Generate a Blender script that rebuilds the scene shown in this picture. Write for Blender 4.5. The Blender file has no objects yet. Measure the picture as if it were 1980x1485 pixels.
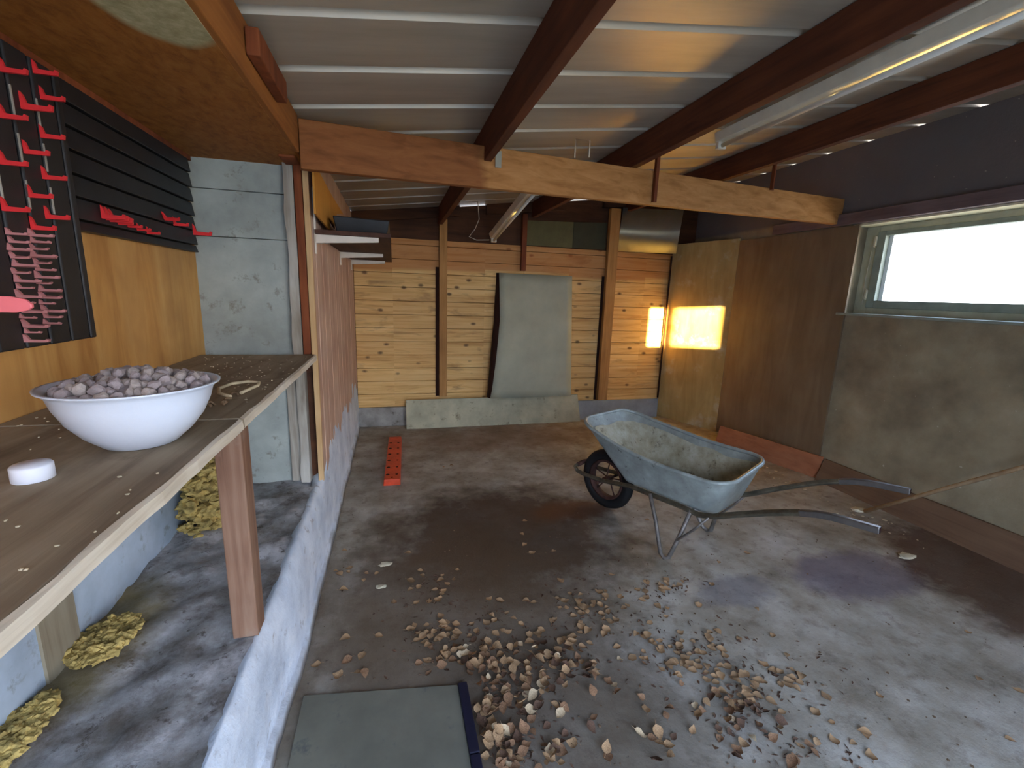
import bpy, bmesh, math, random
from mathutils import Vector, Matrix, noise
random.seed(7)
S = bpy.context.scene
C = S.collection
PI = math.pi
# ------------------------------------------------------------------ camera
cam = bpy.data.objects.new('camera', bpy.data.cameras.new('camera'))
C.objects.link(cam)
cam.data.sensor_width = 36.0
cam.data.lens = 873.0 / 1980.0 * 36.0
cam.data.clip_start = 0.05
R3 = ((0.9676, -0.2502, 0.0331), (-0.0183, -0.2002, -0.9796), (0.2517, 0.9473, -0.1983))   # right, down, forward
m = Matrix(((R3[0][0], -R3[1][0], -R3[2][0], 0), (R3[0][1], -R3[1][1], -R3[2][1], 0), (R3[0][2], -R3[1][2], -R3[2][2], 1.55), (0, 0, 0, 1)))
cam.matrix_world = m
S.camera = cam
# ------------------------------------------------------------------ light and exposure
S.view_settings.view_transform = 'Standard'
S.view_settings.look = 'None'
S.view_settings.gamma = 1.0
S.view_settings.use_curve_mapping = False
S.view_settings.exposure = 0.8
w = bpy.data.worlds.new('sky'); S.world = w; w.use_nodes = True
wn = w.node_tree; wn.nodes.clear()
wo = wn.nodes.new('ShaderNodeOutputWorld'); bg = wn.nodes.new('ShaderNodeBackground')
tc = wn.nodes.new('ShaderNodeTexCoord'); sx = wn.nodes.new('ShaderNodeSeparateXYZ'); rp = wn.nodes.new('ShaderNodeValToRGB')
wn.links.new(tc.outputs['Generated'], sx.inputs[0]); wn.links.new(sx.outputs['Z'], rp.inputs[0])
rp.color_ramp.elements[0].position = 0.0; rp.color_ramp.elements[0].color = (0.95, 0.95, 1.0, 1)
rp.color_ramp.elements[1].position = 0.6; rp.color_ramp.elements[1].color = (0.44, 0.64, 1.0, 1)
wn.links.new(rp.outputs[0], bg.inputs[0]); bg.inputs[1].default_value = 7.6
wn.links.new(bg.outputs[0], wo.inputs[0])
sun = bpy.data.objects.new('sun', bpy.data.lights.new('sun', 'SUN')); C.objects.link(sun)
sun.data.energy = 85.0; sun.data.color = (1.0, 0.74, 0.27); sun.data.angle = math.radians(0.6)
SUN_DIR = Vector((0.60, 6.25, -0.50)).normalized()
sun.rotation_euler = SUN_DIR.to_track_quat('-Z', 'Y').to_euler(); sun.location = (1, -8, 4)
S.cycles.max_bounces = 10; S.cycles.diffuse_bounces = 6
S.cycles.sample_clamp_indirect = 8.0
def portal(name, loc, rot, sx_, sy_):
    l = bpy.data.lights.new(name, 'AREA'); l.shape = 'RECTANGLE'; l.size = sx_; l.size_y = sy_; l.cycles.is_portal = True
    o = bpy.data.objects.new(name, l); C.objects.link(o); o.location = loc; o.rotation_euler = rot
portal('portal_doorway', (0.70, -1.16, 1.03), (-PI/2, 0, 0), 2.6, 2.1)
portal('portal_window', (4.0, 2.3, 1.83), (0, PI/2, 0), 0.75, 1.8)
# ------------------------------------------------------------------ node helpers
def lin(c):
    return tuple((x / 255.0 / 12.92 if x / 255.0 <= 0.04045 else ((x / 255.0 + 0.055) / 1.055) ** 2.4) for x in c)
class NM:
    def __init__(s, name, rough=0.8, metal=0.0, spec=0.3):
        s.m = bpy.data.materials.new(name); s.m.use_nodes = True; s.t = s.m.node_tree; s.t.nodes.clear()
        s.o = s.n('ShaderNodeOutputMaterial'); s.b = s.n('ShaderNodeBsdfPrincipled')
        s.b.inputs['Roughness'].default_value = rough; s.b.inputs['Metallic'].default_value = metal
        s.b.inputs['Specular IOR Level'].default_value = spec
        s.l(s.b.outputs[0], s.o.inputs[0]); s.co = s.n('ShaderNodeTexCoord').outputs['Object']
    def n(s, k, **kw):
        x = s.t.nodes.new(k)
        for a, b in kw.items(): setattr(x, a, b)
        return x
    def l(s, a, b): s.t.links.new(a, b)
    def map(s, sc=(1, 1, 1), loc=(0, 0, 0)):
        x = s.n('ShaderNodeMapping'); x.inputs['Scale'].default_value = sc; x.inputs['Location'].default_value = loc
        s.l(s.co, x.inputs[0]); return x.outputs[0]
    def noise(s, sc, detail=4, rough=0.55, vec=None, dist=0.0):
        x = s.n('ShaderNodeTexNoise'); x.inputs['Scale'].default_value = sc; x.inputs['Detail'].default_value = detail
        x.inputs['Roughness'].default_value = rough; x.inputs['Distortion'].default_value = dist
        s.l(vec if vec is not None else s.co, x.inputs['Vector']); return x.outputs['Fac']
    def ramp(s, fac, stops):
        x = s.n('ShaderNodeValToRGB'); e = x.color_ramp.elements
        while len(e) < len(stops): e.new(0.5)
        for i, (p, c) in enumerate(stops):
            e[i].position = p
            e[i].color = (c, c, c, 1) if isinstance(c, (int, float)) else (*lin(c), 1)
        s.l(fac, x.inputs[0]); return x.outputs[0]
    def mix(s, a, b, f, mode='MIX'):
        x = s.n('ShaderNodeMix'); x.data_type = 'RGBA'; x.blend_type = mode
        for v, i in ((f, 0), (a, 6), (b, 7)):
            if isinstance(v, (int, float)): x.inputs[i].default_value = v
            elif isinstance(v, tuple): x.inputs[i].default_value = (*lin(v), 1)
            else: s.l(v, x.inputs[i])
        return x.outputs[2]
    def math(s, op, a, b=0.0):
        x = s.n('ShaderNodeMath', operation=op)
        for v, i in ((a, 0), (b, 1)):
            if isinstance(v, (int, float)): x.inputs[i].default_value = v
            else: s.l(v, x.inputs[i])
        return x.outputs[0]
    def xyz(s):
        x = s.n('ShaderNodeSeparateXYZ'); s.l(s.co, x.inputs[0]); return x.outputs
    def color(s, c):
        if isinstance(c, tuple): s.b.inputs['Base Color'].default_value = (*lin(c), 1)
        else: s.l(c, s.b.inputs['Base Color'])
    def bump(s, h, st=0.3, d=0.01):
        x = s.n('ShaderNodeBump'); x.inputs['Strength'].default_value = st; x.inputs['Distance'].default_value = d
        s.l(h, x.inputs['Height']); s.l(x.outputs[0], s.b.inputs['Normal'])
    def blob(s, cx, cy, cz, rx, ry, rz, wob=0.5, soft=0.25):
        """mask = 1 inside a ragged ellipsoid (a stain with a shape of its own)"""
        v = s.n('ShaderNodeVectorMath', operation='SUBTRACT'); s.l(s.co, v.inputs[0]); v.inputs[1].default_value = (cx, cy, cz)
        v2 = s.n('ShaderNodeVectorMath', operation='DIVIDE'); s.l(v.outputs[0], v2.inputs[0]); v2.inputs[1].default_value = (rx, ry, rz)
        v3 = s.n('ShaderNodeVectorMath', operation='LENGTH'); s.l(v2.outputs[0], v3.inputs[0])
        d = s.math('ADD', v3.outputs['Value'], s.math('MULTIPLY', s.math('SUBTRACT', s.noise(5, 6, 0.65), 0.5), wob * 2))
        return s.ramp(d, [(max(0.0, 0.9 - soft), 1.0), (min(1.0, 0.9 + soft), 0.0)])
MATS = {}
def wood(name, c1, c2, c3, axis=0, rough=0.75, grain=1.0, stain=None, bump=0.25):
    k = NM(name, rough); sc = [22 * grain] * 3; sc[axis] = 1.6
    v = k.map(tuple(sc)); g = k.noise(1.0, 5, 0.6, v, 0.6)
    big = k.noise(2.5, 3)
    col = k.ramp(g, [(0.3, c3), (0.5, c1), (0.72, c2)])
    col = k.mix(col, k.ramp(big, [(0.35, c3), (0.65, c2)]), 0.35)
    if stain: col = k.mix(col, stain, k.ramp(k.noise(3.3, 6, 0.65), [(0.55, 0.0), (0.72, 0.8)]))
    k.color(col); k.bump(g, bump, 0.004); MATS[name] = k.m; return k
def plain(name, c, rough=0.6, metal=0.0, var=0.12, sc=8, spec=0.3, dirt=None):
    k = NM(name, rough, metal, spec)
    d = tuple(max(0, x * (1 - var)) for x in c); u = tuple(min(255, x * (1 + var)) for x in c)
    col = k.ramp(k.noise(sc, 5, 0.6), [(0.3, d), (0.7, u)])
    if dirt: col = k.mix(col, dirt, k.ramp(k.noise(sc * 2.3, 8, 0.7), [(0.58, 0.0), (0.68, 0.85)]))
    k.color(col); k.bump(k.noise(sc * 12, 3), 0.08, 0.003); MATS[name] = k.m; return k
# --- materials
k = NM('concrete_floor', 0.72, spec=0.35)
fine = k.noise(60, 6, 0.7); mid = k.noise(3.0, 8, 0.62); med = k.noise(11, 6, 0.7)
col = k.ramp(mid, [(0.32, (124, 114, 98)), (0.5, (156, 148, 134)), (0.68, (182, 176, 166))])
col = k.mix(col, (92, 76, 62), k.ramp(med, [(0.52, 0.0), (0.72, 0.65)]))
col = k.mix(col, (62, 42, 28), k.math('MULTIPLY', k.blob(0.70, 2.65, 0, 1.0, 0.85, 1, 0.5, 0.35), 0.85))
col = k.mix(col, (92, 74, 56), k.math('MULTIPLY', k.blob(0.25, 1.9, 0, 1.0, 1.1, 1, 0.5, 0.4), 0.75))
col = k.mix(col, (92, 56, 34), k.math('MULTIPLY', k.blob(1.25, 2.85, 0, 0.42, 0.18, 1, 0.5, 0.3), 0.75))
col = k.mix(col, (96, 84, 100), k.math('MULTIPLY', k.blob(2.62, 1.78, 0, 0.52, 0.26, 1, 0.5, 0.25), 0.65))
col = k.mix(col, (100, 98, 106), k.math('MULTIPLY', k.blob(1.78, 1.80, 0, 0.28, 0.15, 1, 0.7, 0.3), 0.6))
col = k.mix(col, (78, 54, 40), k.math('MULTIPLY', k.blob(3.45, 1.35, 0, 0.65, 1.0, 1, 0.5, 0.2), 0.85))
col = k.mix(col, (110, 78, 54), k.math('MULTIPLY', k.blob(1.2, 4.6, 0, 1.6, 0.6, 1, 0.6, 0.4), 0.5))
col = k.mix(col, (86, 76, 66), k.math('MULTIPLY', k.blob(0.6, 1.2, 0, 0.9, 0.7, 1, 0.6, 0.4), 0.5))
col = k.mix(col, (54, 44, 38), k.ramp(k.noise(38, 4, 0.7), [(0.64, 0.0), (0.72, 0.7)]))
k.color(col); k.bump(k.math('ADD', fine, k.math('MULTIPLY', med, 1.5)), 0.35, 0.006); MATS['concrete_floor'] = k.m
k = NM('raised_concrete', 0.85)
col = k.ramp(k.noise(4, 8, 0.65), [(0.34, (118, 112, 106)), (0.5, (166, 166, 168)), (0.64, (214, 214, 218))])
col = k.mix(col, (78, 62, 50), k.ramp(k.noise(7, 8, 0.7, k.map((1, 1, 1), (4, 2, 1))), [(0.50, 0.0), (0.66, 0.65)]))
col = k.mix(col, (70, 56, 46), k.ramp(k.noise(26, 6, 0.7), [(0.58, 0.0), (0.66, 0.7)]))
col = k.mix(col, (128, 112, 62), k.math('MULTIPLY', k.blob(-0.93, 1.45, 0.45, 0.22, 0.4, 0.5, 0.5, 0.3), 0.7))
k.color(col); k.bump(k.noise(18, 8, 0.7), 0.6, 0.012); MATS['raised_concrete'] = k.m
k = NM('kerb_paint', 0.8)
col = k.ramp(k.noise(5, 7, 0.6), [(0.3, (178, 190, 206)), (0.55, (210, 220, 232)), (0.75, (228, 234, 242))])
z = k.xyz()[2]
low = k.math('MULTIPLY', k.ramp(k.math('ADD', z, k.math('MULTIPLY', k.noise(6, 6), 0.12)), [(0.08, 1.0), (0.13, 0.0)]), 0.75)
col = k.mix(col, (104, 92, 80), low)
col = k.mix(col, (120, 110, 104), k.ramp(k.noise(14, 6, 0.7), [(0.6, 0.0), (0.7, 0.6)]))
k.color(col); k.bump(k.noise(10, 8, 0.65), 0.6, 0.015); MATS['kerb_paint'] = k.m
k = NM('wall_render', 0.9)
col = k.ramp(k.noise(3.5, 7, 0.6), [(0.3, (126, 114, 92)), (0.55, (150, 138, 112)), (0.75, (166, 154, 128))])
col = k.mix(col, (84, 66, 54), k.ramp(k.noise(1.4, 5, 0.6), [(0.5, 0.0), (0.72, 0.55)]))
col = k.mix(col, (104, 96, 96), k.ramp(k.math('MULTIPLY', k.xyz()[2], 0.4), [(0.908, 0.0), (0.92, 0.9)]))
col = k.mix(col, (190, 180, 160), k.ramp(k.noise(34, 2, 0.5, k.map((1, 1, 1), (3, 1, 0))), [(0.74, 0.0), (0.78, 0.7)]))
k.color(col); k.bump(k.noise(40, 6, 0.7), 0.35, 0.006); MATS['wall_render'] = k.m
plain('wall_upper', (92, 84, 96), 0.9, var=0.15, sc=4)
plain('grey_block', (158, 166, 162), 0.9, var=0.10, sc=5, dirt=(124, 124, 112))
plain('blue_grey_wall', (168, 184, 200), 0.9, var=0.10, sc=4, dirt=(130, 134, 134))
plain('masonry_base', (146, 142, 136), 0.9, var=0.18, sc=6, dirt=(90, 80, 70))
k = NM('orange_plywood', 0.7)
v = k.map((9, 9, 1.2)); g = k.noise(1.0, 5, 0.6, v, 0.8)
col = k.ramp(g, [(0.3, (176, 124, 66)), (0.5, (204, 154, 88)), (0.75, (216, 172, 108))])
col = k.mix(col, (150, 108, 66), k.ramp(k.noise(2.6, 4), [(0.5, 0.0), (0.75, 0.5)]))
k.color(col); k.bump(k.noise(60, 4), 0.15, 0.003); MATS['orange_plywood'] = k.m
k = NM('stained_particleboard', 0.75)
v = k.map((30, 14, 20)); g = k.noise(1.0, 6, 0.7, v, 0.4)
col = k.ramp(g, [(0.3, (120, 70, 26)), (0.5, (152, 94, 36)), (0.75, (170, 112, 52))])
st = k.blob(-0.50, 1.30, 2.14, 0.13, 0.19, 1.0, 0.18, 0.08)
col = k.mix(col, k.ramp(k.noise(40, 6, 0.7), [(0.3, (150, 140, 100)), (0.7, (196, 186, 146))]), st)
ring = k.blob(-0.62, 1.28, 2.14, 0.27, 0.24, 1.0, 0.25, 0.25)
k.color(col); k.bump(k.noise(70, 5, 0.7), 0.3, 0.004); MATS['stained_particleboard'] = k.m
# back wall planks: tone per plank, knots
k = NM('pine_plank', 0.62, spec=0.35)
x_, y_, z_ = k.xyz()[0:3]
row = k.math('FLOOR', k.math('DIVIDE', z_, 0.15)); seg = k.math('FLOOR', k.math('DIVIDE', x_, 1.02))
cb = k.n('ShaderNodeCombineXYZ'); k.l(row, cb.inputs[0]); k.l(seg, cb.inputs[1])
wn2 = k.n('ShaderNodeTexWhiteNoise'); k.l(cb.outputs[0], wn2.inputs[0])
ad = k.n('ShaderNodeVectorMath', operation='ADD'); k.l(k.map((1.4, 20, 26)), ad.inputs[0]); k.l(wn2.outputs['Color'], ad.inputs[1])
g = k.noise(1.0, 5, 0.6, ad.outputs[0], 0.7)
col = k.ramp(g, [(0.28, (190, 142, 78)), (0.5, (226, 184, 116)), (0.75, (238, 204, 142))])
col = k.mix(col, (176, 120, 62), k.math('MULTIPLY', wn2.outputs['Value'], 0.35))
kn = k.n('ShaderNodeTexVoronoi'); kn.inputs['Scale'].default_value = 1.0; k.l(k.map((5.2, 1, 9.0), (0.3, 0, 0.2)), kn.inputs['Vector'])
kd = k.math('ADD', kn.outputs['Distance'], k.math('MULTIPLY', k.noise(30, 3), 0.08))
sel = k.n('ShaderNodeSeparateColor'); k.l(kn.outputs['Color'], sel.inputs[0])
km = k.math('MULTIPLY', k.ramp(kd, [(0.12, 1.0), (0.24, 0.0)]), k.math('GREATER_THAN', sel.outputs[0], 0.42))
col = k.mix(col, (78, 46, 20), k.math('MULTIPLY', km, 0.85))
sm = k.ramp(k.noise(1.0, 4, 0.6, k.map((2.2, 1, 9), (5, 0, 2)), 0.5), [(0.58, 0.0), (0.74, 0.6)])
col = k.mix(col, (110, 72, 34), sm)
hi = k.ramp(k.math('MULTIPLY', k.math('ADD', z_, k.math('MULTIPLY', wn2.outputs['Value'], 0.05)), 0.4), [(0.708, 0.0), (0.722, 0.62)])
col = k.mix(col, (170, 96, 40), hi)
k.color(col); k.bump(g, 0.2, 0.003); MATS['pine_plank'] = k.m
wood('beam_dark', (92, 48, 28), (114, 62, 36), (62, 30, 18), 1)
wood('beam_orange', (168, 108, 52), (190, 130, 70), (134, 78, 34), 0)
k = NM('beam_two_tone', 0.7)
g = k.noise(1.0, 5, 0.6, k.map((1.6, 22, 22)), 0.6)
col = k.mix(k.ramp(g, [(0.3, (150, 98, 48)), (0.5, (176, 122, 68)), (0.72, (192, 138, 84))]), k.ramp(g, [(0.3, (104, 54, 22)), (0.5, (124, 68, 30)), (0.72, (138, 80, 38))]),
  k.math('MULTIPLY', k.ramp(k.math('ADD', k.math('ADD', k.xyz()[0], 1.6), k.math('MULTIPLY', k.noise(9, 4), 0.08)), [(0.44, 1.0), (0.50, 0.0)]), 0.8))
k.color(col); k.bump(g, 0.25, 0.004)
MATS['beam_two_tone'] = k.m
wood('beam_edge', (150, 92, 40), (172, 110, 52), (116, 66, 28), 1)
plain('gap_shade_brown', (44, 20, 12), 0.9)  # dark brown that stands in for shade in the gaps
wood('joint_wood', (150, 142, 122), (170, 162, 142), (118, 106, 88), 2)
wood('stud', (172, 124, 70), (192, 146, 90), (136, 94, 52), 2)
wood('post_red', (116, 58, 30), (142, 78, 42), (84, 38, 18), 2)
wood('post_pink', (130, 96, 76), (152, 124, 104), (96, 66, 50), 2, stain=(148, 136, 124))
wood('grey_timber', (168, 162, 150), (196, 194, 186), (112, 98, 84), 2)
wood('batten_light', (196, 160, 112), (212, 180, 136), (160, 122, 80), 2)
wood('bench_wood', (150, 136, 114), (172, 158, 136), (112, 96, 78), 1, rough=0.85, stain=(88, 72, 56), bump=0.6, grain=0.8)
wood('bench_edge', (206, 196, 176), (228, 222, 210), (164, 148, 124), 1, rough=0.85, stain=(132, 116, 92))
wood('reddish_board', (190, 158, 138), (210, 182, 162), (160, 122, 104), 2)
wood('red_plank', (156, 98, 66), (172, 112, 78), (132, 80, 52), 1)
wood('brown_plank', (108, 84, 64), (122, 96, 74), (90, 66, 50), 1)
wood('render_sheet', (118, 100, 78), (128, 112, 88), (104, 86, 66), 2, grain=0.4)
wood('shelf_brown', (76, 48, 38), (92, 62, 48), (56, 34, 26), 1)
wood('dark_board', (78, 46, 26), (94, 58, 34), (52, 28, 16), 0)
wood('ledge_wood', (110, 92, 92), (128, 112, 112), (88, 72, 72), 1)
wood('corner_ply', (172, 146, 92), (190, 166, 112), (150, 124, 74), 2, grain=0.4, stain=(190, 182, 160))
wood('ply_orange', (196, 134, 54), (208, 148, 66), (180, 118, 44), 2, grain=0.3)
wood('broom_wood', (154, 128, 96), (172, 148, 116), (128, 102, 74), 2)
plain('hardboard', (168, 168, 146), 0.55, var=0.06, sc=3)
plain('pale_board', (174, 170, 144), 0.7, var=0.10, sc=5, dirt=(120, 112, 90))
plain('grey_strip', (140, 146, 150), 0.7, var=0.10, sc=5)
plain('olive_panel', (96, 90, 58), 0.7, var=0.08)
plain('olive_dark_panel', (62, 60, 42), 0.7, var=0.08)
plain('galvanised', (150, 150, 140), 0.32, metal=0.75, var=0.06, sc=3)
plain('floor_sheet', (106, 104, 92), 0.75, var=0.10, sc=4, dirt=(84, 88, 84))
plain('navy_rubber', (24, 24, 44), 0.6)
plain('black_plastic', (30, 31, 34), 0.5, var=0.2, sc=14, spec=0.4)
plain('red_plastic', (220, 52, 56), 0.4, var=0.08, sc=20)
plain('pink_plastic', (232, 120, 128), 0.4, var=0.03)
plain('faded_red_plastic', (182, 122, 122), 0.5, var=0.10, sc=20)
plain('orange_red_plastic', (206, 74, 44), 0.45, var=0.12, sc=10, dirt=(170, 60, 40))
plain('dark_hole', (46, 20, 14), 0.9)
plain('white_enamel', (214, 204, 190), 0.4, var=0.04)
plain('lamp_white', (214, 202, 180), 0.6, var=0.04, spec=0.2)
plain('tube_glass', (226, 220, 206), 0.4, var=0.02)
plain('bowl_white', (206, 214, 228), 0.28, var=0.02, spec=0.5)
plain('cap_white', (226, 232, 244), 0.45, var=0.02)
plain('clay_lump', (146, 136, 138), 0.95, var=0.18, sc=30)
plain('clay_lump_pale', (160, 150, 146), 0.95, var=0.15, sc=30)
plain('rubber', (22, 20, 20), 0.75, var=0.2)
plain('frame_rust', (70, 54, 44), 0.6, metal=0.3, var=0.3, sc=16)
plain('rusty_steel', (66, 44, 38), 0.75, metal=0.3, var=0.3, sc=16)
plain('tube_steel', (98, 92, 78), 0.45, metal=0.6, var=0.2, sc=14, dirt=(82, 62, 44))
plain('grip_steel', (104, 98, 94), 0.30, metal=0.7, var=0.1, sc=14)
plain('leg_steel', (118, 112, 106), 0.5, metal=0.5, var=0.2, sc=14)
k = NM('mortar_dirt', 0.85)
col = k.ramp(k.noise(10, 7, 0.7), [(0.3, (136, 130, 108)), (0.5, (164, 160, 140)), (0.7, (182, 182, 170))])
col = k.mix(col, (66, 58, 46), k.ramp(k.noise(17, 6, 0.7), [(0.58, 0.0), (0.70, 0.75)]))
k.color(col); k.bump(k.noise(30, 6, 0.7), 0.5, 0.005); MATS['mortar_dirt'] = k.m
k = NM('tray_zinc', 0.40, metal=0.15, spec=0.5)
col = k.ramp(k.noise(9, 6, 0.65), [(0.3, (124, 130, 126)), (0.6, (152, 160, 156)), (0.8, (176, 184, 182))])
ins = k.blob(0.42, 0.06, 0.40, 0.46, 0.22, 0.17, 0.4, 0.3)
col = k.mix(col, k.ramp(k.noise(14, 7, 0.7), [(0.35, (96, 86, 66)), (0.6, (134, 124, 98))]), k.math('MULTIPLY', ins, 0.85))
col = k.mix(col, (52, 46, 40), k.ramp(k.noise(20, 6, 0.7), [(0.62, 0.0), (0.7, 0.8)]))
k.color(col); k.bump(k.noise(16, 5), 0.15, 0.004); MATS['tray_zinc'] = k.m
plain('foam', (164, 144, 88), 0.95, var=0.28, sc=22, dirt=(104, 84, 48))
plain('leaf_tan', (150, 120, 88), 0.8, var=0.2, sc=14)
plain('leaf_brown', (120, 90, 66), 0.8, var=0.25, sc=14)
plain('leaf_dark', (84, 62, 48), 0.8, var=0.25, sc=14)
plain('leaf_pale', (190, 168, 136), 0.8, var=0.15, sc=14)
plain('chip_pale', (196, 186, 160), 0.9, var=0.1)
plain('crumb', (96, 78, 60), 0.9, var=0.3)
plain('string', (186, 172, 142), 0.85, var=0.1, sc=40)
plain('frame_paint', (186, 184, 158), 0.5, var=0.08)
plain('frame_dark', (140, 146, 132), 0.5, var=0.08)
plain('frame_white', (226, 230, 232), 0.4, var=0.03)
plain('soffit', (214, 204, 172), 0.8, var=0.08)
plain('ground_soil', (150, 148, 138), 1.0, var=0.2)
k = NM('roof_sheet', 0.42, metal=0.25, spec=0.5)
g = k.noise(1.0, 5, 0.6, k.map((1.2, 9, 3)))
k.color(k.ramp(g, [(0.3, (166, 154, 136)), (0.7, (190, 178, 160))])); MATS['roof_sheet'] = k.m
g_ = bpy.data.materials.new('window_glass'); g_.use_nodes = True; gt = g_.node_tree; gt.nodes.clear()
go = gt.nodes.new('ShaderNodeOutputMaterial'); gm = gt.nodes.new('ShaderNodeMixShader'); ga = gt.nodes.new('ShaderNodeBsdfTransparent'); gg = gt.nodes.new('ShaderNodeBsdfGlossy')
gg.inputs['Roughness'].default_value = 0.05; gm.inputs[0].default_value = 0.06
gt.links.new(ga.outputs[0], gm.inputs[1]); gt.links.new(gg.outputs[0], gm.inputs[2]); gt.links.new(gm.outputs[0], go.inputs[0]); MATS['window_glass'] = g_
# ------------------------------------------------------------------ mesh helpers
def V(*a): return Vector(a)
class MB:
    def __init__(s): s.bm = bmesh.new()
    def box(s, x0, x1, y0, y1, z0, z1):
        vs = [s.bm.verts.new((x, y, z)) for x in (x0, x1) for y in (y0, y1) for z in (z0, z1)]
        for f in ((0, 1, 3, 2), (4, 6, 7, 5), (0, 4, 5, 1), (2, 3, 7, 6), (0, 2, 6, 4), (1, 5, 7, 3)): s.bm.faces.new([vs[i] for i in f])
        return s
    def hexa(s, P8):
        """8 points: bottom a b c d, top a b c d"""
        vs = [s.bm.verts.new(p) for p in P8]
        for f in ((3, 2, 1, 0), (4, 5, 6, 7), (0, 1, 5, 4), (1, 2, 6, 5), (2, 3, 7, 6), (3, 0, 4, 7)): s.bm.faces.new([vs[i] for i in f])
        return s
    def prism(s, pts, d):
        """closed polygon (3-D points) extruded by the vector d"""
        a = [s.bm.verts.new(p) for p in pts]; b = [s.bm.verts.new(Vector(p) + Vector(d)) for p in pts]
        n = len(pts); s.bm.faces.new(a); s.bm.faces.new(b[::-1])
        for i in range(n): s.bm.faces.new((a[i], b[i], b[(i + 1) % n], a[(i + 1) % n]))
        return s
    def bar(s, p, q, wd, ht, up=(0, 0, 1)):
        p, q = Vector(p), Vector(q); d = (q - p).normalized(); u = Vector(up); r = d.cross(u).normalized(); u = r.cross(d)
        P8 = [p + r * a * wd / 2 + u * b * ht / 2 for a, b in ((-1, -1), (1, -1), (1, 1), (-1, 1))] + [q + r * a * wd / 2 + u * b * ht / 2 for a, b in ((-1, -1), (1, -1), (1, 1), (-1, 1))]
        return s.hexa(P8)
    def tube(s, path, r, n=10, closed=False, cap=True, sm=True, rot=0.0):
        path = [Vector(p) for p in path]; N = len(path); rr = r if isinstance(r, (list, tuple)) else [r] * N
        rings = []; ref = None
        for i, p in enumerate(path):
            a = path[(i - 1) % N] if (closed or i > 0) else p; b = path[(i + 1) % N] if (closed or i < N - 1) else p
            d = (b - a).normalized()
            if ref is None: ref = Vector((0, 0, 1)) if abs(d.z) < 0.9 else Vector((1, 0, 0))
            x = d.cross(ref).normalized(); y = x.cross(d).normalized(); ref = y
            rings.append([s.bm.verts.new(p + (x * math.cos(t) + y * math.sin(t)) * rr[i]) for t in [rot + 2 * PI * j / n for j in range(n)]])
        L = N if closed else N - 1
        for i in range(L):
            A, B = rings[i], rings[(i + 1) % N]
            for j in range(n):
                f = s.bm.faces.new((A[j], A[(j + 1) % n], B[(j + 1) % n], B[j])); f.smooth = sm
        if cap and not closed: s.bm.faces.new(rings[0][::-1]); s.bm.faces.new(rings[-1])
        return s
    def lathe(s, prof, c=(0, 0, 0), n=40, cap=False):
        c = Vector(c); rings = []
        for r, z in prof: rings.append([s.bm.verts.new(c + Vector((r * math.cos(2 * PI * j / n), r * math.sin(2 * PI * j / n), z))) for j in range(n)])
        for A, B in zip(rings, rings[1:]):
            for j in range(n):
                f = s.bm.faces.new((A[j], A[(j + 1) % n], B[(j + 1) % n], B[j])); f.smooth = True
        if cap: s.bm.faces.new(rings[0][::-1]); s.bm.faces.new(rings[-1])
        return s
    def loft(s, rings, closed=True, smooth=True, capend=False):
        R = [[s.bm.verts.new(p) for p in r] for r in rings]
        for A, B in zip(R, R[1:]):
            n = len(A)
            for j in range(n if closed else n - 1):
                f = s.bm.faces.new((A[j], A[(j + 1) % n], B[(j + 1) % n], B[j])); f.smooth = smooth
        if capend: s.bm.faces.new(R[-1])
        return s
    def blobs(s, c, r, sub=2, amp=0.3, f=6.0, seed=0):
        g = bmesh.ops.create_icosphere(s.bm, subdivisions=sub, radius=1.0)
        for v in g['verts']:
            k = 1 + amp * noise.noise(v.co * 1.3 + Vector((seed * 7.1, seed * 3.3, seed)))+ amp * 0.6 * noise.noise(v.co * f * 0.6 + Vector((seed, 0, seed)))
            v.co = Vector(c) + Vector((v.co.x * r[0], v.co.y * r[1], v.co.z * r[2])) * k
        return s
def wloc(o):
    l = Vector((0, 0, 0))
    while o is not None: l = l + o.location; o = o.parent
    return l
def obj(name, mb, mat, parent=None, bevel=0.0, local=False, solid=0.0, sub=0):
    me = bpy.data.meshes.new(name); bmesh.ops.recalc_face_normals(mb.bm, faces=mb.bm.faces[:]); mb.bm.to_mesh(me); mb.bm.free()
    me.materials.append(MATS[mat]); o = bpy.data.objects.new(name, me); C.objects.link(o)
    if parent is not None:
        if not local:
            me.transform(Matrix.Translation(-wloc(parent)))
        o.parent = parent
    if solid: md = o.modifiers.new('thick', 'SOLIDIFY'); md.thickness = solid; md.offset = 0
    if bevel: md = o.modifiers.new('bevel', 'BEVEL'); md.width = bevel; md.segments = 2; md.limit_method = 'ANGLE'
    if sub: md = o.modifiers.new('sub', 'SUBSURF'); md.levels = sub; md.render_levels = sub
    return o
def base(o):
    """put a one-mesh thing's origin at its base"""
    vs = [v.co for v in o.data.vertices]
    c = Vector(((min(v.x for v in vs) + max(v.x for v in vs)) / 2, (min(v.y for v in vs) + max(v.y for v in vs)) / 2, min(v.z for v in vs)))
    o.data.transform(Matrix.Translation(-c)); o.location = c
    return o
def tag(o, label, cat, group=None, kind=None):
    o['label'] = label; o['category'] = cat
    if group: o['group'] = group
    if kind: o['kind'] = kind
    return o
def one(name, mb, mat, label, cat, group=None, **kw):
    return tag(base(obj(name, mb, mat, **kw)), label, cat, group)
def empty(name, loc, label, cat, group=None, rz=0.0):
    o = bpy.data.objects.new(name, None); C.objects.link(o); o.location = loc; o.rotation_euler = (0, 0, rz); o.empty_display_size = 0.1
    return tag(o, label, cat, group)
def struct(name, mb, mat, parent=None, **kw):
    o = obj(name, mb, mat, parent, **kw)
    if parent is None: o['kind'] = 'structure'
    return o
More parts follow.
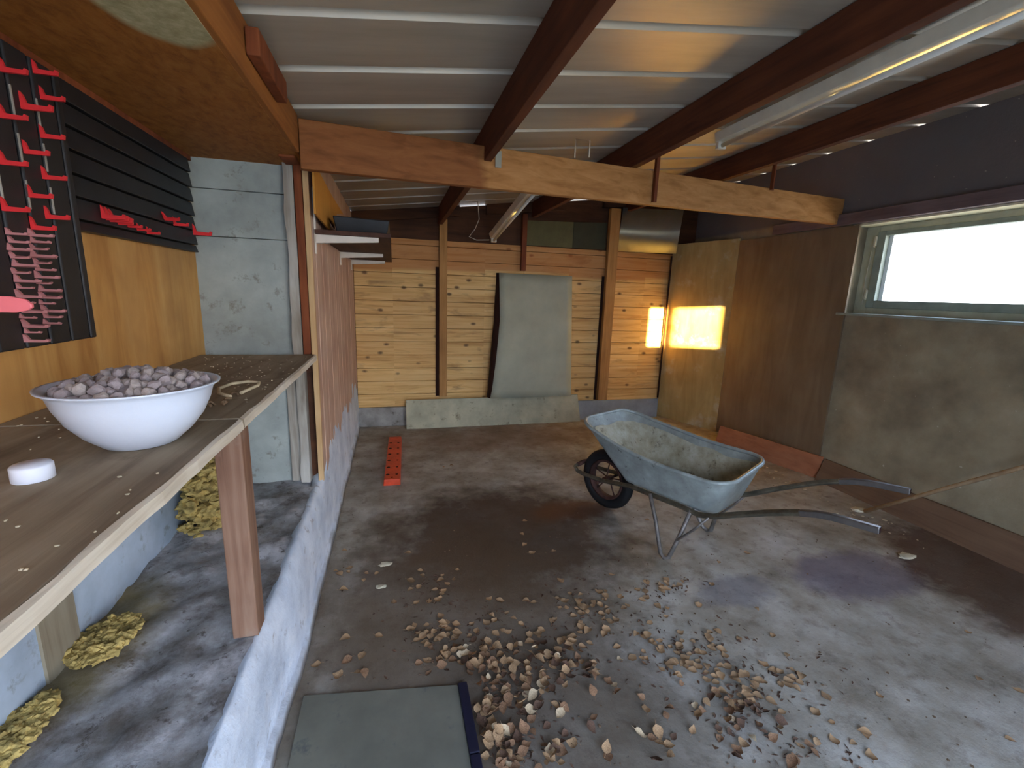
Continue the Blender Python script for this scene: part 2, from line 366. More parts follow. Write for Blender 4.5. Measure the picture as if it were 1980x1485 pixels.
def copy_tree(o, parent=None):
    c = o.copy(); C.objects.link(c); c.parent = parent
    for ch in list(o.children): copy_tree(ch, c)
    return c
def roof(x): return 2.37 + 0.125 * x
# ================================================================== THE SETTING
struct('ground_outside', MB().box(-25, 30, -25, 30, -0.42, -0.16), 'ground_soil')
struct('sun_block_wall', MB().box(-12, 1.72, -7.3, -7.0, -0.2, 2.75), 'blue_grey_wall')  # unseen wall, added to keep the low sun out of the doorway
struct('floor', MB().box(-0.44, 3.85, -1.1, 5.30, -0.15, 0.0), 'concrete_floor')
# roof sheet with raised ribs that run across the room
prof = []; y = -1.25; ribs = [1.63 + 0.365 * i for i in range(-8, 11)]
for r in ribs:
    if r < -1.2 or r > 5.3: continue
    prof += [(r - 0.026, 0), (r - 0.016, 0.027), (r + 0.016, 0.027), (r + 0.026, 0)]
prof = [(-1.3, 0)] + prof + [(5.36, 0)]
mb = MB(); ra = []
for x in (-1.15, 3.80): ra.append([mb.bm.verts.new((x, py, roof(x) + dz)) for py, dz in prof])
for j in range(len(prof) - 1): mb.bm.faces.new((ra[0][j], ra[0][j + 1], ra[1][j + 1], ra[1][j]))
struct('ceiling', mb, 'roof_sheet', solid=0.0015)
# back wall: masonry foot, planks with real gaps, upper backing
bw = struct('wall_back', MB().box(-0.40, 3.75, 5.18, 5.30, 0.0, 0.22), 'masonry_base')
mb = MB()
z = 0.22; i = 0
rng = random.Random(3)
while z < 2.05:
    z1 = min(z + 0.15, 2.085)
    for xa, xb in ((-0.40, 1.48), (1.482, 2.55), (2.552, 3.75)):
        mb.box(xa, xb, 5.20 + rng.uniform(0, 0.003), 5.24, z + 0.0018, z1 - 0.0018)
    z = z1; i += 1
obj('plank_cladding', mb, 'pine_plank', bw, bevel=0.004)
mb = MB().hexa([(-0.4, 5.215, 2.085), (3.75, 5.215, 2.085), (3.75, 5.26, 2.085), (-0.4, 5.26, 2.085), (-0.4, 5.215, roof(-0.4) - 0.012), (3.75, 5.215, roof(3.75) - 0.012), (3.75, 5.26, roof(3.75) - 0.012), (-0.4, 5.26, roof(-0.4) - 0.012)])
obj('upper_backing', mb, 'dark_board', bw)
obj('sarking_board', MB().box(-0.44, 3.76, 5.245, 5.26, 0.0, 2.12), 'dark_board', bw)
mb = MB()
for xa, xb in ((-0.4, 0.72), (1.02, 1.95), (2.42, 3.75)):
    mb.hexa([(xa, 5.17, roof(xa) - 0.11), (xb, 5.17, roof(xb) - 0.11), (xb, 5.27, roof(xb) - 0.11), (xa, 5.27, roof(xa) - 0.11), (xa, 5.17, roof(xa) - 0.002), (xb, 5.17, roof(xb) - 0.002), (xb, 5.27, roof(xb) - 0.002), (xa, 5.27, roof(xa) - 0.002)])
obj('top_plate', mb, 'dark_board', bw)
# right wall, window opening at Y 1.45..3.13, Z 1.47..2.20; recess to X 3.93
mb = MB(); XR = 3.73; XO = 4.02
def rwall(y0, y1, z0, z1a, top=False):
    if top: mb.hexa([(XR, y0, z0), (XO, y0, z0), (XO, y1, z0), (XR, y1, z0), (XR, y0, roof(XR)), (XO, y0, 2.55), (XO, y1, 2.55), (XR, y1, roof(XR))])
    else: mb.box(XR, XO, y0, y1, z0, z1a)
rwall(-1.1, 1.40, -0.15, 0, True); rwall(3.13, 5.30, -0.15, 0, True); rwall(1.40, 3.13, -0.15, 1.47); rwall(1.40, 3.13, 2.20, 0, True)
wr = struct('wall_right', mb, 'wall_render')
# timber lintel, soffit lining, window
struct('trim_1', MB().box(3.675, 3.76, -0.6, 3.92, 2.20, 2.29), 'ledge_wood', bevel=0.004)
obj('soffit_lining', MB().box(3.735, 3.95, 1.41, 3.12, 2.185, 2.199), 'soffit', wr)
wf = bpy.data.objects.new('window_1', None); C.objects.link(wf); wf.location = (3.95, 2.2, 1.47); wf['kind'] = 'structure'
mb = MB()
mb.box(3.90, 3.97, 3.02, 3.13, 1.47, 2.185).box(3.90, 3.97, 1.40, 1.46, 1.47, 2.185).box(3.90, 3.97, 1.46, 3.02, 1.47, 1.525).box(3.90, 3.97, 1.46, 3.02, 2.14, 2.185)
obj('window_frame', mb, 'frame_paint', wf, bevel=0.003)
mb = MB()
mb.box(3.885, 3.945, 2.955, 3.02, 1.525, 2.14).box(3.885, 3.945, 1.46, 1.52, 1.525, 2.14).box(3.885, 3.945, 1.52, 2.955, 1.525, 1.585).box(3.885, 3.945, 1.52, 2.955, 2.105, 2.14)
sash = obj('sash', mb, 'frame_dark', wf, bevel=0.003)
obj('glazing_bead', MB().box(3.93, 3.95, 2.925, 2.955, 1.585, 2.105), 'frame_white', sash)
obj('pane', MB().box(3.935, 3.939, 1.52, 2.955, 1.585, 2.105), 'window_glass', sash)
mb = MB()
for zz in (1.60, 2.03): mb.box(3.868, 3.90, 3.018, 3.034, zz, zz + 0.07).tube([(3.878, 3.028, zz - 0.01), (3.878, 3.028, zz + 0.08)], 0.008)
mb.tube([(3.885, 3.05, 1.55), (3.88, 3.055, 1.75), (3.885, 3.05, 2.0)], 0.004, 6)
obj('hinge', mb, 'chip_pale', sash)
obj('window_sill', MB().box(3.70, 3.90, 1.41, 3.12, 1.455, 1.475), 'frame_dark', wf, bevel=0.003)
# front wall behind the viewer: doorway and the small two-pane window that lets the low sun in
mb = MB(); YF = -1.1; YG = -1.22
def fwall(xa, xb, za, zb=None):
    if zb is not None: mb.box(xa, xb, YG, YF, za, zb)
    else: mb.hexa([(xa, YG, za), (xb, YG, za), (xb, YF, za), (xa, YF, za), (xa, YG, roof(xa)), (xb, YG, roof(xb)), (xb, YF, roof(xb)), (xa, YF, roof(xa))])
fwall(-1.1, -0.6, -0.15); fwall(-0.6, 2.0, 2.08); fwall(-0.6, 2.0, -0.15, 0.0); fwall(2.0, 2.56, -0.15); fwall(2.56, 3.13, -0.15, 1.44); fwall(2.56, 3.13, 1.92); fwall(3.13, 4.02, -0.15); fwall(2.775, 2.845, 1.44, 1.92)
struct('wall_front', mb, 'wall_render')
# alcove on the left: raised slab, kerb, back panel, end pier, ceiling
mb = MB()
nx, ny = 22, 90
for side in (0,):
    G = []
    for j in range(ny + 1):
        yy = -1.0 + 3.75 * j / ny; row_ = []
        for i in range(nx + 1):
            xx = -0.96 + 0.52 * i / nx
            zz = 0.45 + 0.018 * noise.noise(V(xx * 9, yy * 9, 0)) + 0.010 * noise.noise(V(xx * 30, yy * 30, 3))
            row_.append(mb.bm.verts.new((xx, yy, zz)))
        G.append(row_)
    for j in range(ny):
        for i in range(nx):
            f = mb.bm.faces.new((G[j][i], G[j][i + 1], G[j + 1][i + 1], G[j + 1][i])); f.smooth = True
struct('floor_alcove', mb, 'raised_concrete')
# kerb along the alcove and under the left wall: rounded plastered edge
mb = MB(); rings = []
for j in range(140):
    yy = -1.0 + 6.18 * j / 139; n1 = -0.055 * max(0.0, 1.75 - yy) + 0.012 * noise.noise(V(yy * 3, 0, 0)) + 0.006 * noise.noise(V(yy * 14, 1, 0)); n2 = 0.02 * noise.noise(V(yy * 2.3, 5, 0)) + 0.008 * noise.noise(V(yy * 11, 2, 0))
    top = 0.47 if yy < 2.60 else 0.47 + 0.15 * min(1, (yy - 2.60) / 0.35)
    rings.append([(-0.47, yy, 0.36), (-0.468, yy, top - 0.03), (-0.440, yy, top - 0.012 + n2 * 0.3), (-0.418 + n1 * .5, yy, top - 0.020 + n2 * 0.4) if yy < 2.6 else (-0.404, yy, top - 0.004 + n2 * 0.4), (-0.403 + n1 * .5, yy, top - 0.06), (-0.397 + n1, yy, 0.33), (-0.392 + n1, yy, 0.20), (-0.396 + n1 * 1.3, yy, 0.06 + n2), (-0.385 + n1, yy, 0.055 + n2), (-0.383 + n1, yy, 0.0), (-0.47, yy, 0.0)])
mb.loft([list(r) for r in rings])
struct('baseboard_left', mb, 'kerb_paint')
# left wall beyond the alcove: vertical reddish boards
mb = MB(); yy = 2.63
while yy < 5.2:
    mb.box(-0.425, -0.403 + rng.uniform(-0.002, 0.002), yy, min(yy + 0.118, 5.2), 0.46, 2.315); yy += 0.12
wl = struct('wall_left', mb, 'reddish_board', bevel=0.002)
obj('wall_backing', MB().box(-0.52, -0.43, 2.79, 5.30, -0.15, 2.31).box(-0.498, -0.43, 2.665, 2.80, 0.3, 2.31), 'dark_board', wl)
struct('wall_alcove_end', MB().box(-0.97, -0.50, 2.66, 2.78, 0.40, 1.775).box(-0.97, -0.502, 2.661, 2.78, 1.778, 2.0).box(-0.97, -0.503, 2.662, 2.78, 2.003, 2.25), 'grey_block', bevel=0.003)
wa = struct('wall_alcove_side', MB().box(-1.00, -0.95, -1.1, 2.78, 1.16, 2.30), 'orange_plywood')
obj('lower_panel', MB().box(-1.00, -0.955, 1.46, 2.78, 0.40, 1.16).box(-1.00, -0.948, -1.1, 1.36, 0.40, 1.16), 'blue_grey_wall', wa)
obj('joint_strip', MB().box(-0.995, -0.940, 1.34, 1.48, 0.44, 1.16), 'joint_wood', wa)
struct('ceiling_alcove', MB().box(-0.97, -0.42, -1.1, 2.67, 2.14, 2.158), 'stained_particleboard')
struct('trim_2', MB().box(-0.955, -0.925, -1.0, 2.65, 2.118, 2.139), 'post_red')
# ================================================================== ROOF TIMBERS
def purlin(x, wd, dep, lab, y0=-1.05, y1=5.19):
    zt = roof(x) - 0.003
    mb = MB().hexa([(x, y0, zt - dep), (x + wd, y0, zt - dep), (x + wd, y1, zt - dep), (x, y1, zt - dep), (x, y0, zt), (x + wd, y0, roof(x + wd) - 0.003), (x + wd, y1, roof(x + wd) - 0.003), (x, y1, zt)])
    return one('roof_purlin', mb, 'beam_dark', lab, 'beam', bevel=0.003)
purlin(0.49, 0.042, 0.185, 'red-brown roof beam nearest the left wall, running over the sloping cross beam', y1=5.17)
purlin(1.54, 0.05, 0.170, 'red-brown roof beam between the left roof beam and the white tube lamp', y1=5.17)
purlin(2.70, 0.05, 0.165, 'red-brown roof beam nearest the window wall, right of the white tube lamp', y1=5.17)
# skewed cross beam
pa, pb = V(-0.40, 2.41, 0), V(3.728, 3.236, 0); dd = (pb - pa).normalized(); nn = V(-dd.y, dd.x, 0) * 0.05
def cb_(p, z0, z1): return [V(p.x, p.y, z0), V(p.x, p.y, z1)]
a0, a1 = cb_(pa, 2.078, 2.290); b0, b1 = cb_(pb, 2.215, 2.42)
mid = pa.lerp(pb, 0.22); m0, m1 = cb_(mid, 2.128, 2.268)
mb = MB()
def seg_(p0, p1, q0, q1): mb.hexa([p0, q0, q0 + nn, p0 + nn, p1, q1, q1 + nn, p1 + nn])
seg_(a0, a1, b0, b1)
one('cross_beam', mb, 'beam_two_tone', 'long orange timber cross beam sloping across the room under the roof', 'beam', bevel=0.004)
e = one('edge_beam', MB().box(-0.455, -0.40, -1.0, 2.40, 2.142, 2.30), 'beam_edge', 'orange roof beam along the front edge of the alcove ceiling', 'beam', bevel=0.004)
one('timber_block', MB().box(-0.398, -0.36, 1.62, 1.98, 2.20, 2.275), 'post_red', 'short dark red timber block fixed to the edge of the alcove beam', 'block', bevel=0.004)
one('door_post', MB().box(-0.50, -0.430, 2.45, 2.60, 2.13, 2.315).box(-0.466, -0.430, 2.59, 2.65, 1.19, 2.315), 'post_red', 'dark red upright post between the grey block pier and the left wall', 'post', bevel=0.004)
# weathered timber against the pier
mb = MB(); rg = []
for j in range(30):
    zz = 0.46 + 1.70 * j / 29; ww = 0.012 * noise.noise(V(zz * 5, 0, 2)) + 0.006 * noise.noise(V(zz * 17, 3, 2))
    rg.append([(-0.515 + ww, 2.60, zz), (-0.470 + ww * .3, 2.595, zz), (-0.468, 2.655, zz), (-0.515, 2.655, zz)])
mb.loft(rg, smooth=False, capend=True)
struct('trim_3', mb, 'grey_timber')
struct('trim_4', MB().box(-0.428, -0.400, 2.605, 2.629, 0.46, 2.312), 'batten_light', bevel=0.002)
# hangers
def strap(x, y, z0, z1, lab):
    mb = MB().box(x - 0.018, x + 0.018, y - 0.004, y, z0, z1).box(x - 0.018, x - 0.014, y - 0.03, y, z0, z1)
    return one('hanger_strap', mb, 'post_red', lab, 'strap')
strap(1.665, 2.808, 2.16, 2.53, 'dark wooden hanger linking cross beam to middle roof beam')
strap(2.775, 3.028, 2.37, 2.65, 'dark wooden hanger linking cross beam to roof beam nearest the window wall')
one('nail_plate', MB().box(0.552, 0.585, 2.585, 2.59, 2.215, 2.30), 'galvanised', 'small white metal plate where the left roof beam meets the cross beam', 'plate')
mb = MB()
mb.tube([(1.05, 2.69, 2.34), (1.05, 2.69, 2.44), (1.14, 2.69, 2.44), (1.14, 2.69, 2.35)], 0.004, 6)
one('wire_bracket', mb, 'lamp_white', 'small white square wire bracket on top of the cross beam', 'bracket')
# studs of the back wall
def stud(x0, x1, y0, y1, z0, z1, mat, lab): return one('wall_stud', MB().box(x0, x1, y0, y1, z0, z1), mat, lab, 'post', bevel=0.003)
stud(0.50, 0.585, 5.14, 5.198, 0.34, 2.30, 'stud', 'upright stud on the planks, leftmost, beside the end of the wall shelf')
stud(1.43, 1.485, 5.14, 5.198, 1.80, 2.42, 'post_red', 'dark upright stud showing above the leaning hardboard sheet')
stud(2.50, 2.625, 5.13, 5.198, 0.22, 2.56, 'stud', 'wide yellow upright stud right of the leaning hardboard sheet')
def shade(x0, x1, z0, z1, y, lab): return one('gap_shade_strip', MB().box(x0, x1, y, y + 0.012, z0, z1), 'gap_shade_brown', lab, 'painted shade strip')  # thin dark strips on the planks, painting in the shade of gaps
shade(0.462, 0.498, 0.34, 1.80, 5.186, 'dark slot painted as a strip along the left side of the leftmost stud')
shade(2.470, 2.498, 0.24, 1.78, 5.186, 'dark slot painted as a strip left of the wide yellow stud')
shade(3.366, 3.384, 0.25, 2.06, 5.150, 'dark slot painted as a strip between the planks and the corner plywood sheet')
# panels above the planks
def pan(x0, x1, z0a, z1a, y, mat, lab): return one('wall_panel', MB().hexa([(x0, y, z0a), (x1, y, z0a), (x1, y + 0.012, z0a), (x0, y + 0.012, z0a), (x0, y, z1a), (x1, y, z1a + 0.02), (x1, y + 0.012, z1a + 0.02), (x0, y + 0.012, z1a)]), mat, lab, 'panel')
pan(1.49, 2.06, 2.09, 2.36, 5.19, 'olive_panel', 'dull olive panel above the planks, left of the darker panel')
pan(2.062, 2.48, 2.09, 2.38, 5.185, 'olive_dark_panel', 'darkest olive panel above the planks, beside the wide stud')
mb = MB(); rg = []
for j in range(13):
    t = j / 12; xx = 2.64 + (3.385 - 2.64) * t; yy = 5.185 - 0.10 * t * t
    rg.append([(xx, yy, 2.085), (xx, yy - 0.07, 2.575 + 0.01 * t), (xx, yy - 0.066, 2.575 + 0.01 * t), (xx, yy + 0.004, 2.085)])
mb.loft(rg);
one('metal_sheet', mb, 'galvanised', 'shiny grey metal sheet above the planks in the right back corner', 'metal sheet')
# leaning hardboard, curling away from the wall at its left edge
mb = MB(); rg = []
for j in range(17):
    t = j / 16; zz = 0.335 + 1.43 * t; left = 1.075 + 0.10 * min(1, t * 1.6) ** 0.8 ; row_ = []
    for i in range(13):
        s_ = i / 12; xx = left + (2.085 - 0.02 * t - left) * s_; yy = 5.03 + 0.14 * t - 0.055 * (1 - s_) ** 2 * math.sin(PI * min(1, t * 0.9 + 0.08)) - 0.01
        row_.append((xx, min(yy, 5.19), zz))
    rg.append(row_)
mb.loft(rg, closed=False)
hs = empty('hardboard_sheet', (1.6, 5.05, 0.335), 'tall grey-green hardboard sheet leaning on the planks of the back wall', 'board')
obj('face', mb, 'hardboard', hs, solid=0.005)
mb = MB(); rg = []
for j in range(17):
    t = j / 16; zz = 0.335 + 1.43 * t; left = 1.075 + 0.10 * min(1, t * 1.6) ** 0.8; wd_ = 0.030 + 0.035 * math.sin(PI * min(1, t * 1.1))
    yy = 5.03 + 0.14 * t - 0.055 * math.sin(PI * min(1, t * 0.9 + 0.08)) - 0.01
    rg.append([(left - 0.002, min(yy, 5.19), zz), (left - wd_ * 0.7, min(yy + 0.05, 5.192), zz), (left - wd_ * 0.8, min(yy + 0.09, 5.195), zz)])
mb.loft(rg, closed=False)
o = obj('edge_shade', mb, 'gap_shade_brown', hs, solid=0.003); o['label'] = 'dark strip painting the shaded gap behind the left edge'  # dark strip paints the shade behind the lifted sheet edge
one('low_board', MB().hexa([(0.12, 5.02, 0), (2.24, 5.04, 0), (2.24, 5.055, 0), (0.12, 5.035, 0), (0.12, 5.07, 0.325), (2.20, 5.09, 0.335), (2.20, 5.105, 0.335), (0.12, 5.085, 0.325)]), 'pale_board', 'long pale olive board standing on edge along the foot of the back wall', 'board', bevel=0.002)
one('low_board', MB().box(2.21, 3.36, 5.115, 5.135, 0.0, 0.245), 'grey_strip', 'grey board strip at the wall foot behind the wheelbarrow', 'board', bevel=0.002)
# plywood sheet across the back right corner; darker sheet on the right wall
A, B = V(3.395, 5.17, 0), V(3.715, 4.40, 0); nrm = V(-(B - A).y, (B - A).x, 0).normalized() * -0.01
one('corner_sheet', MB().hexa([A, B, B - nrm, A - nrm, A + V(0, 0, 2.20), B + V(0, 0, 2.22), B - nrm + V(0, 0, 2.22), A - nrm + V(0, 0, 2.20)]), 'corner_ply', 'yellowish plywood sheet standing across the back right corner in the sunlight', 'board')
one('wall_sheet', MB().box(3.712, 3.729, 3.05, 4.40, 0.02, 2.19), 'render_sheet', 'tall dark brown sheet on the right wall between corner sheet and window', 'board')
# red board leaning at the foot of the right wall and the darker one after it
one('skirting_board', MB().hexa([(3.40, 4.02, 0), (3.66, 3.0, 0), (3.675, 3.0, 0), (3.43, 4.02, 0), (3.46, 4.04, 0.19), (3.695, 3.0, 0.20), (3.709, 3.0, 0.20), (3.475, 4.04, 0.19)]), 'red_plank', 'red-brown board on edge at the foot of the right wall behind the wheelbarrow', 'board', bevel=0.002)
one('skirting_board', MB().hexa([(3.62, 2.98, 0), (3.62, 0.9, 0), (3.64, 0.9, 0), (3.64, 2.98, 0), (3.695, 2.98, 0.19), (3.695, 0.9, 0.19), (3.715, 0.9, 0.19), (3.715, 2.98, 0.19)]), 'brown_plank', 'dark brown board on edge below the window, behind the broom handle', 'board', bevel=0.002)
# ================================================================== LAMPS
def lamp(loc, L, lab, tilt=(0, 0, 0)):
    r = empty('tube_lamp', loc, lab, 'lamp', 'white tube lamps under the roof')
    r.rotation_euler = tilt
    obj('housing', MB().hexa([(-0.035, 0, 0.03), (0.035, 0, 0.03), (0.035, L, 0.03), (-0.035, L, 0.03), (-0.05, 0, 0.085), (0.05, 0, 0.085), (0.05, L, 0.085), (-0.05, L, 0.085)]), 'lamp_white', r, bevel=0.004, local=True)
    obj('tube', MB().tube([(0.0, 0.03, 0.008), (0.0, L - 0.03, 0.008)], 0.0135, 14), 'tube_glass', r, local=True)
    for yy in (0.0, L - 0.03):
        obj('end_cap', MB().box(-0.03, 0.03, yy, yy + 0.03, -0.012, 0.035), 'lamp_white', r, bevel=0.004, local=True)
    return r
lamp((2.07, 0.95, 2.515), 1.80, 'long white tube lamp hanging level between the two right roof beams')
r = lamp((1.07, 3.50, 2.30), 1.53, 'white tube lamp hanging tilted by one end beyond the cross beam')
r.rotation_euler = (math.radians(-8.0), 0, 0)
obj('hanging_wire', MB().tube([(0, 0.06, 0.08), (0.01, 0.06, 0.14), (0, 0.055, 0.200)], 0.003, 6), 'lamp_white', r, local=True)
one('lamp_cable', MB().tube([(0.88, 4.96, 2.475), (0.90, 4.97, 2.30), (0.86, 4.99, 2.20), (0.80, 5.0, 2.12), (0.88, 5.0, 2.09), (1.02, 5.0, 2.10)], 0.004, 6), 'lamp_white', 'thin loose cable hanging beside the end of the tilted tube lamp', 'cable')
# ================================================================== WALL SHELF
def bracket(y, lab):
    r = empty('shelf_bracket', (-0.40, y, 1.79), lab, 'bracket', 'white brackets under the brown wall shelf')
    L = 0.33
    mb = MB().hexa([(-0.40, y - .012, 1.775), (-0.40 + L, y - .012, 1.797), (-0.40 + L, y + .012, 1.797), (-0.40, y + .012, 1.775), (-0.40, y - .012, 1.822), (-0.40 + L, y - .012, 1.822), (-0.40 + L, y + .012, 1.822), (-0.40, y + .012, 1.822)])
    obj('arm', mb, 'white_enamel', r, bevel=0.003)
    obj('wall_plate', MB().box(-0.402, -0.392, y - 0.012, y + 0.012, 1.72 if y > 3 else 1.72, 1.82 if y > 3 else 2.06), 'white_enamel', r, bevel=0.002)
    return r
bracket(2.72, 'nearest white shelf bracket with the tall wall plate')
bracket(3.95, 'middle of the three white shelf brackets on the left wall')
bracket(4.95, 'farthest white shelf bracket on the left wall')
one('wall_shelf', MB().box(-0.398, -0.005, 2.70, 5.12, 1.8235, 1.846), 'shelf_brown', 'dark brown wall shelf on white brackets on the left wall', 'shelf', bevel=0.002)
one('plastic_trough', MB().hexa([(-0.31, 2.95, 1.848), (-0.03, 2.95, 1.848), (-0.03, 4.2, 1.848), (-0.31, 4.2, 1.848), (-0.33, 2.93, 1.955), (-0.01, 2.93, 1.945), (-0.01, 4.2, 1.945), (-0.33, 4.2, 1.955)]), 'black_plastic', 'black plastic trough lying on the wall shelf', 'trough', bevel=0.006)
# broken orange plywood offcut above the shelf
pts = [(2.56, 2.150), (3.25, 2.12), (3.98, 2.11), (3.50, 2.045), (3.44, 1.975), (3.34, 2.0), (3.36, 1.93), (3.12, 1.95), (3.08, 1.885), (2.56, 1.905)]
one('plywood_offcut', MB().prism([(-0.375, y_, z_) for y_, z_ in pts], (0.01, 0, 0)), 'ply_orange', 'orange plywood offcut with a broken edge above the wall shelf', 'board')
# ================================================================== BENCH
def board(y0, y1, lab):
    mb = MB(); rings = []
    n = int((y1 - y0) / 0.05)
    for j in range(n + 1):
        yy = y0 + (y1 - y0) * j / n; w_ = 0.006 * noise.noise(V(yy * 6, 0, 9)) + 0.003 * noise.noise(V(yy * 25, 0, 4))
        rings.append([(-0.945, yy, 1.16), (-0.945, yy, 1.19), (-0.412 + w_, yy, 1.19), (-0.402 + w_, yy, 1.186), (-0.400 + w_, yy, 1.163), (-0.405 + w_, yy, 1.16)])
    mb.loft(rings, smooth=False, capend=True); mb.bm.verts.ensure_lookup_table()
    mb.bm.faces.new([mb.bm.verts[i] for i in range(6)][::-1])
    r = empty('bench', (-0.67, (y0 + y1) / 2, 1.16), lab, 'bench')
    obj('board', mb, 'bench_wood', r)
    mb = MB(); rg = []
    for j in range(n + 1):
        yy = y0 + (y1 - y0) * j / n; w_ = 0.006 * noise.noise(V(yy * 6, 0, 9)) + 0.003 * noise.noise(V(yy * 25, 0, 4)); q = 0.012 * noise.noise(V(yy * 9, 7, 1))
        rg.append([(-0.409 + w_ + q * 0.4, yy, 1.1905), (-0.401 + w_, yy, 1.1865), (-0.3985 + w_, yy, 1.163), (-0.405 + w_, yy, 1.1592)])
    mb.loft(rg, closed=False, smooth=False)
    o = obj('worn_edge', mb, 'bench_edge', r); o['label'] = 'pale worn front edge'
    return r
board(-0.9, 1.322, 'near dirty wooden bench board carrying the white bowl')
board(1.334, 2.59, 'far dirty wooden bench board running up to the grey block pier')
one('bench_post', MB().box(-0.505, -0.432, 1.40, 1.475, 0.455, 1.159), 'post_pink', 'reddish square post holding up the bench over the raised slab', 'post', bevel=0.004)
one('wall_batten', MB().box(-0.57, -0.505, 2.63, 2.658, 0.46, 1.10), 'grey_timber', 'short pale batten below the bench against the grey pier', 'batten', bevel=0.003)
one('wall_batten', MB().box(-0.905, -0.870, 1.90, 1.93, 0.80, 1.158), 'batten_light', 'small pale batten under the bench beside the yellow foam', 'batten', bevel=0.003)
# ================================================================== BLACK TOOL PANELS AND RED HOOKS
r = empty('pegboard', (-0.925, 1.35, 1.36), 'black slatted panel with upright grooves on the alcove wall', 'panel')
mb = MB(); yy = 0.9
while yy < 1.68:
    y1 = min(yy + 0.083, 1.705); mb.box(-0.93, -0.902, yy + 0.003, y1 - 0.003, 1.37, 2.11); yy += 0.086
obj('slats', mb, 'black_plastic', r, bevel=0.004)
obj('backing', MB().box(-0.948, -0.928, 0.9, 1.70, 1.372, 2.11), 'black_plastic', r)
for yy in (1.42, 1.505, 1.592):
    for za in (1.72, 1.83, 1.94): obj('rail', MB().box(-0.9019, -0.899, yy - 0.002, yy + 0.002, za, za + 0.07), 'grey_timber', r)
r = empty('pegboard', (-0.925, 2.22, 1.69), 'black slatted panel with level grooves above the orange plywood', 'panel')
mb = MB(); zz = 1.69; k_ = 0
while zz < 2.10:
    hh = 0.034 if k_ == 0 else 0.066
    mb.hexa([(-0.948, 1.712, zz + 0.002), (-0.912, 1.712, zz + 0.002), (-0.912, 2.60, zz + 0.002), (-0.948, 2.60, zz + 0.002), (-0.948, 1.712, zz + hh - 0.002), (-0.922, 1.712, zz + hh - 0.002), (-0.922, 2.60, zz + hh - 0.002), (-0.948, 2.60, zz + hh - 0.002)])
    zz += hh; k_ += 1
obj('slats', mb, 'black_plastic', r, bevel=0.003)
def hook_mesh(mat, arm=0.045, h=0.034):
    mb = MB()
    mb.prism([(0, -0.004, -h * 0.45), (0, -0.004, h * 0.55), (0.005, -0.004, h * 0.35), (0.010, -0.004, -h * 0.12), (arm, -0.004, -h * 0.18), (arm + 0.003, -0.004, -h * 0.05), (arm + 0.008, -0.004, -h * 0.10), (arm + 0.006, -0.004, -h * 0.42), (arm, -0.004, -h * 0.45)], (0, 0.008, 0))
    me = bpy.data.meshes.new('hook'); bmesh.ops.recalc_face_normals(mb.bm, faces=mb.bm.faces[:]); mb.bm.to_mesh(me); mb.bm.free(); me.materials.append(MATS[mat]); return me
HM = hook_mesh('red_plastic'); HF = hook_mesh('faded_red_plastic', 0.036, 0.017)
hook0 = bpy.data.objects.new('tool_hook', HM)
def hook(x, y, z, lab, grp, me=HM, s=1.0, rx=0.0, first=[True]):
    o = hook0 if first[0] else hook0.copy(); first[0] = False
    o.data = me; C.objects.link(o); o.location = (x, y, z); o.scale = (s, 1, s); o.rotation_euler = (rx, 0, 0)
    for q in ('label', 'category', 'group'):
        if q in o: del o[q]
    return tag(o, lab, 'hook', grp)
SP = [(1.602, 2.088, 'topmost red hook near the edge of the alcove ceiling'), (1.615, 2.031, 'second red hook down in the right column'), (1.536, 1.984, 'largest red hook, bright, high in the middle column'), (1.591, 1.929, 'third red hook down in the right column'), (1.52, 1.871, 'second red hook down in the middle column'), (1.573, 1.822, 'fourth red hook down in the right column'), (1.507, 1.764, 'third red hook down in the middle column'), (1.56, 1.719, 'lowest red hook of the right column, level with the joint'), (1.50, 1.684, 'lowest single red hook above the crowded small hooks'), (1.461, 1.935, 'red hook cut by the left picture edge, lower than the top one'), (1.436, 1.825, 'red hook with upright rail at the left picture edge'), (1.416, 1.717, 'lowest red hook at the left picture edge'), (1.487, 2.045, 'topmost red hook at the left picture edge')]
for y_, z_, lb in SP: hook(-0.902, y_, z_, lb, 'red hooks on the black tool panel', s=1.25 if (y_, z_) == (1.536, 1.984) else 1.0)
for n_, (y_, z_) in enumerate([(1.84, 1.762), (1.862, 1.760), (1.884, 1.757)]):
    hook(-0.914, y_, z_, ['leftmost', 'middle', 'rightmost'][n_] + ' of the three bright red hooks clustered at the panel corner', 'red hooks on the level-grooved panel', s=1.25)
for n_, (y_, z_) in enumerate([(1.93, 1.748), (1.99, 1.746), (2.05, 1.742), (2.12, 1.738)]):
    hook(-0.914, y_, z_, ['first', 'second', 'third', 'fourth'][n_] + ' hook from the left in the level row of four on the grooved panel', 'red hooks on the level-grooved panel', s=0.85)
hook(-0.914, 2.27, 1.812, 'tilted red hook lying across its neighbour near the pier', 'red hooks on the level-grooved panel', s=1.1, rx=0.7)
hook(-0.914, 2.36, 1.803, 'upright red hook beside the tilted one near the pier', 'red hooks on the level-grooved panel', s=1.1)
hook(-0.914, 2.56, 1.792, 'crimson hook at the right end of the panel against the grey pier', 'red hooks on the level-grooved panel', s=1.5)
ORD = ['topmost', 'second', 'third', 'fourth', 'fifth', 'sixth', 'seventh', 'eighth', 'ninth', 'tenth', 'eleventh', 'twelfth', 'thirteenth', 'fourteenth', 'lowest']
for n_ in range(15):
    hook(-0.902, 1.414 + 0.004 * math.sin(n_ * 2.1), 1.655 - 0.0185 * n_, ORD[n_] + ' small faded pink hook, counted downward, in the crowded left column of the black panel', 'small pink hooks, left column', me=HF, s=1.0 + 0.25 * math.sin(n_ * 3.3), rx=0.35 * math.sin(n_ * 2.7))
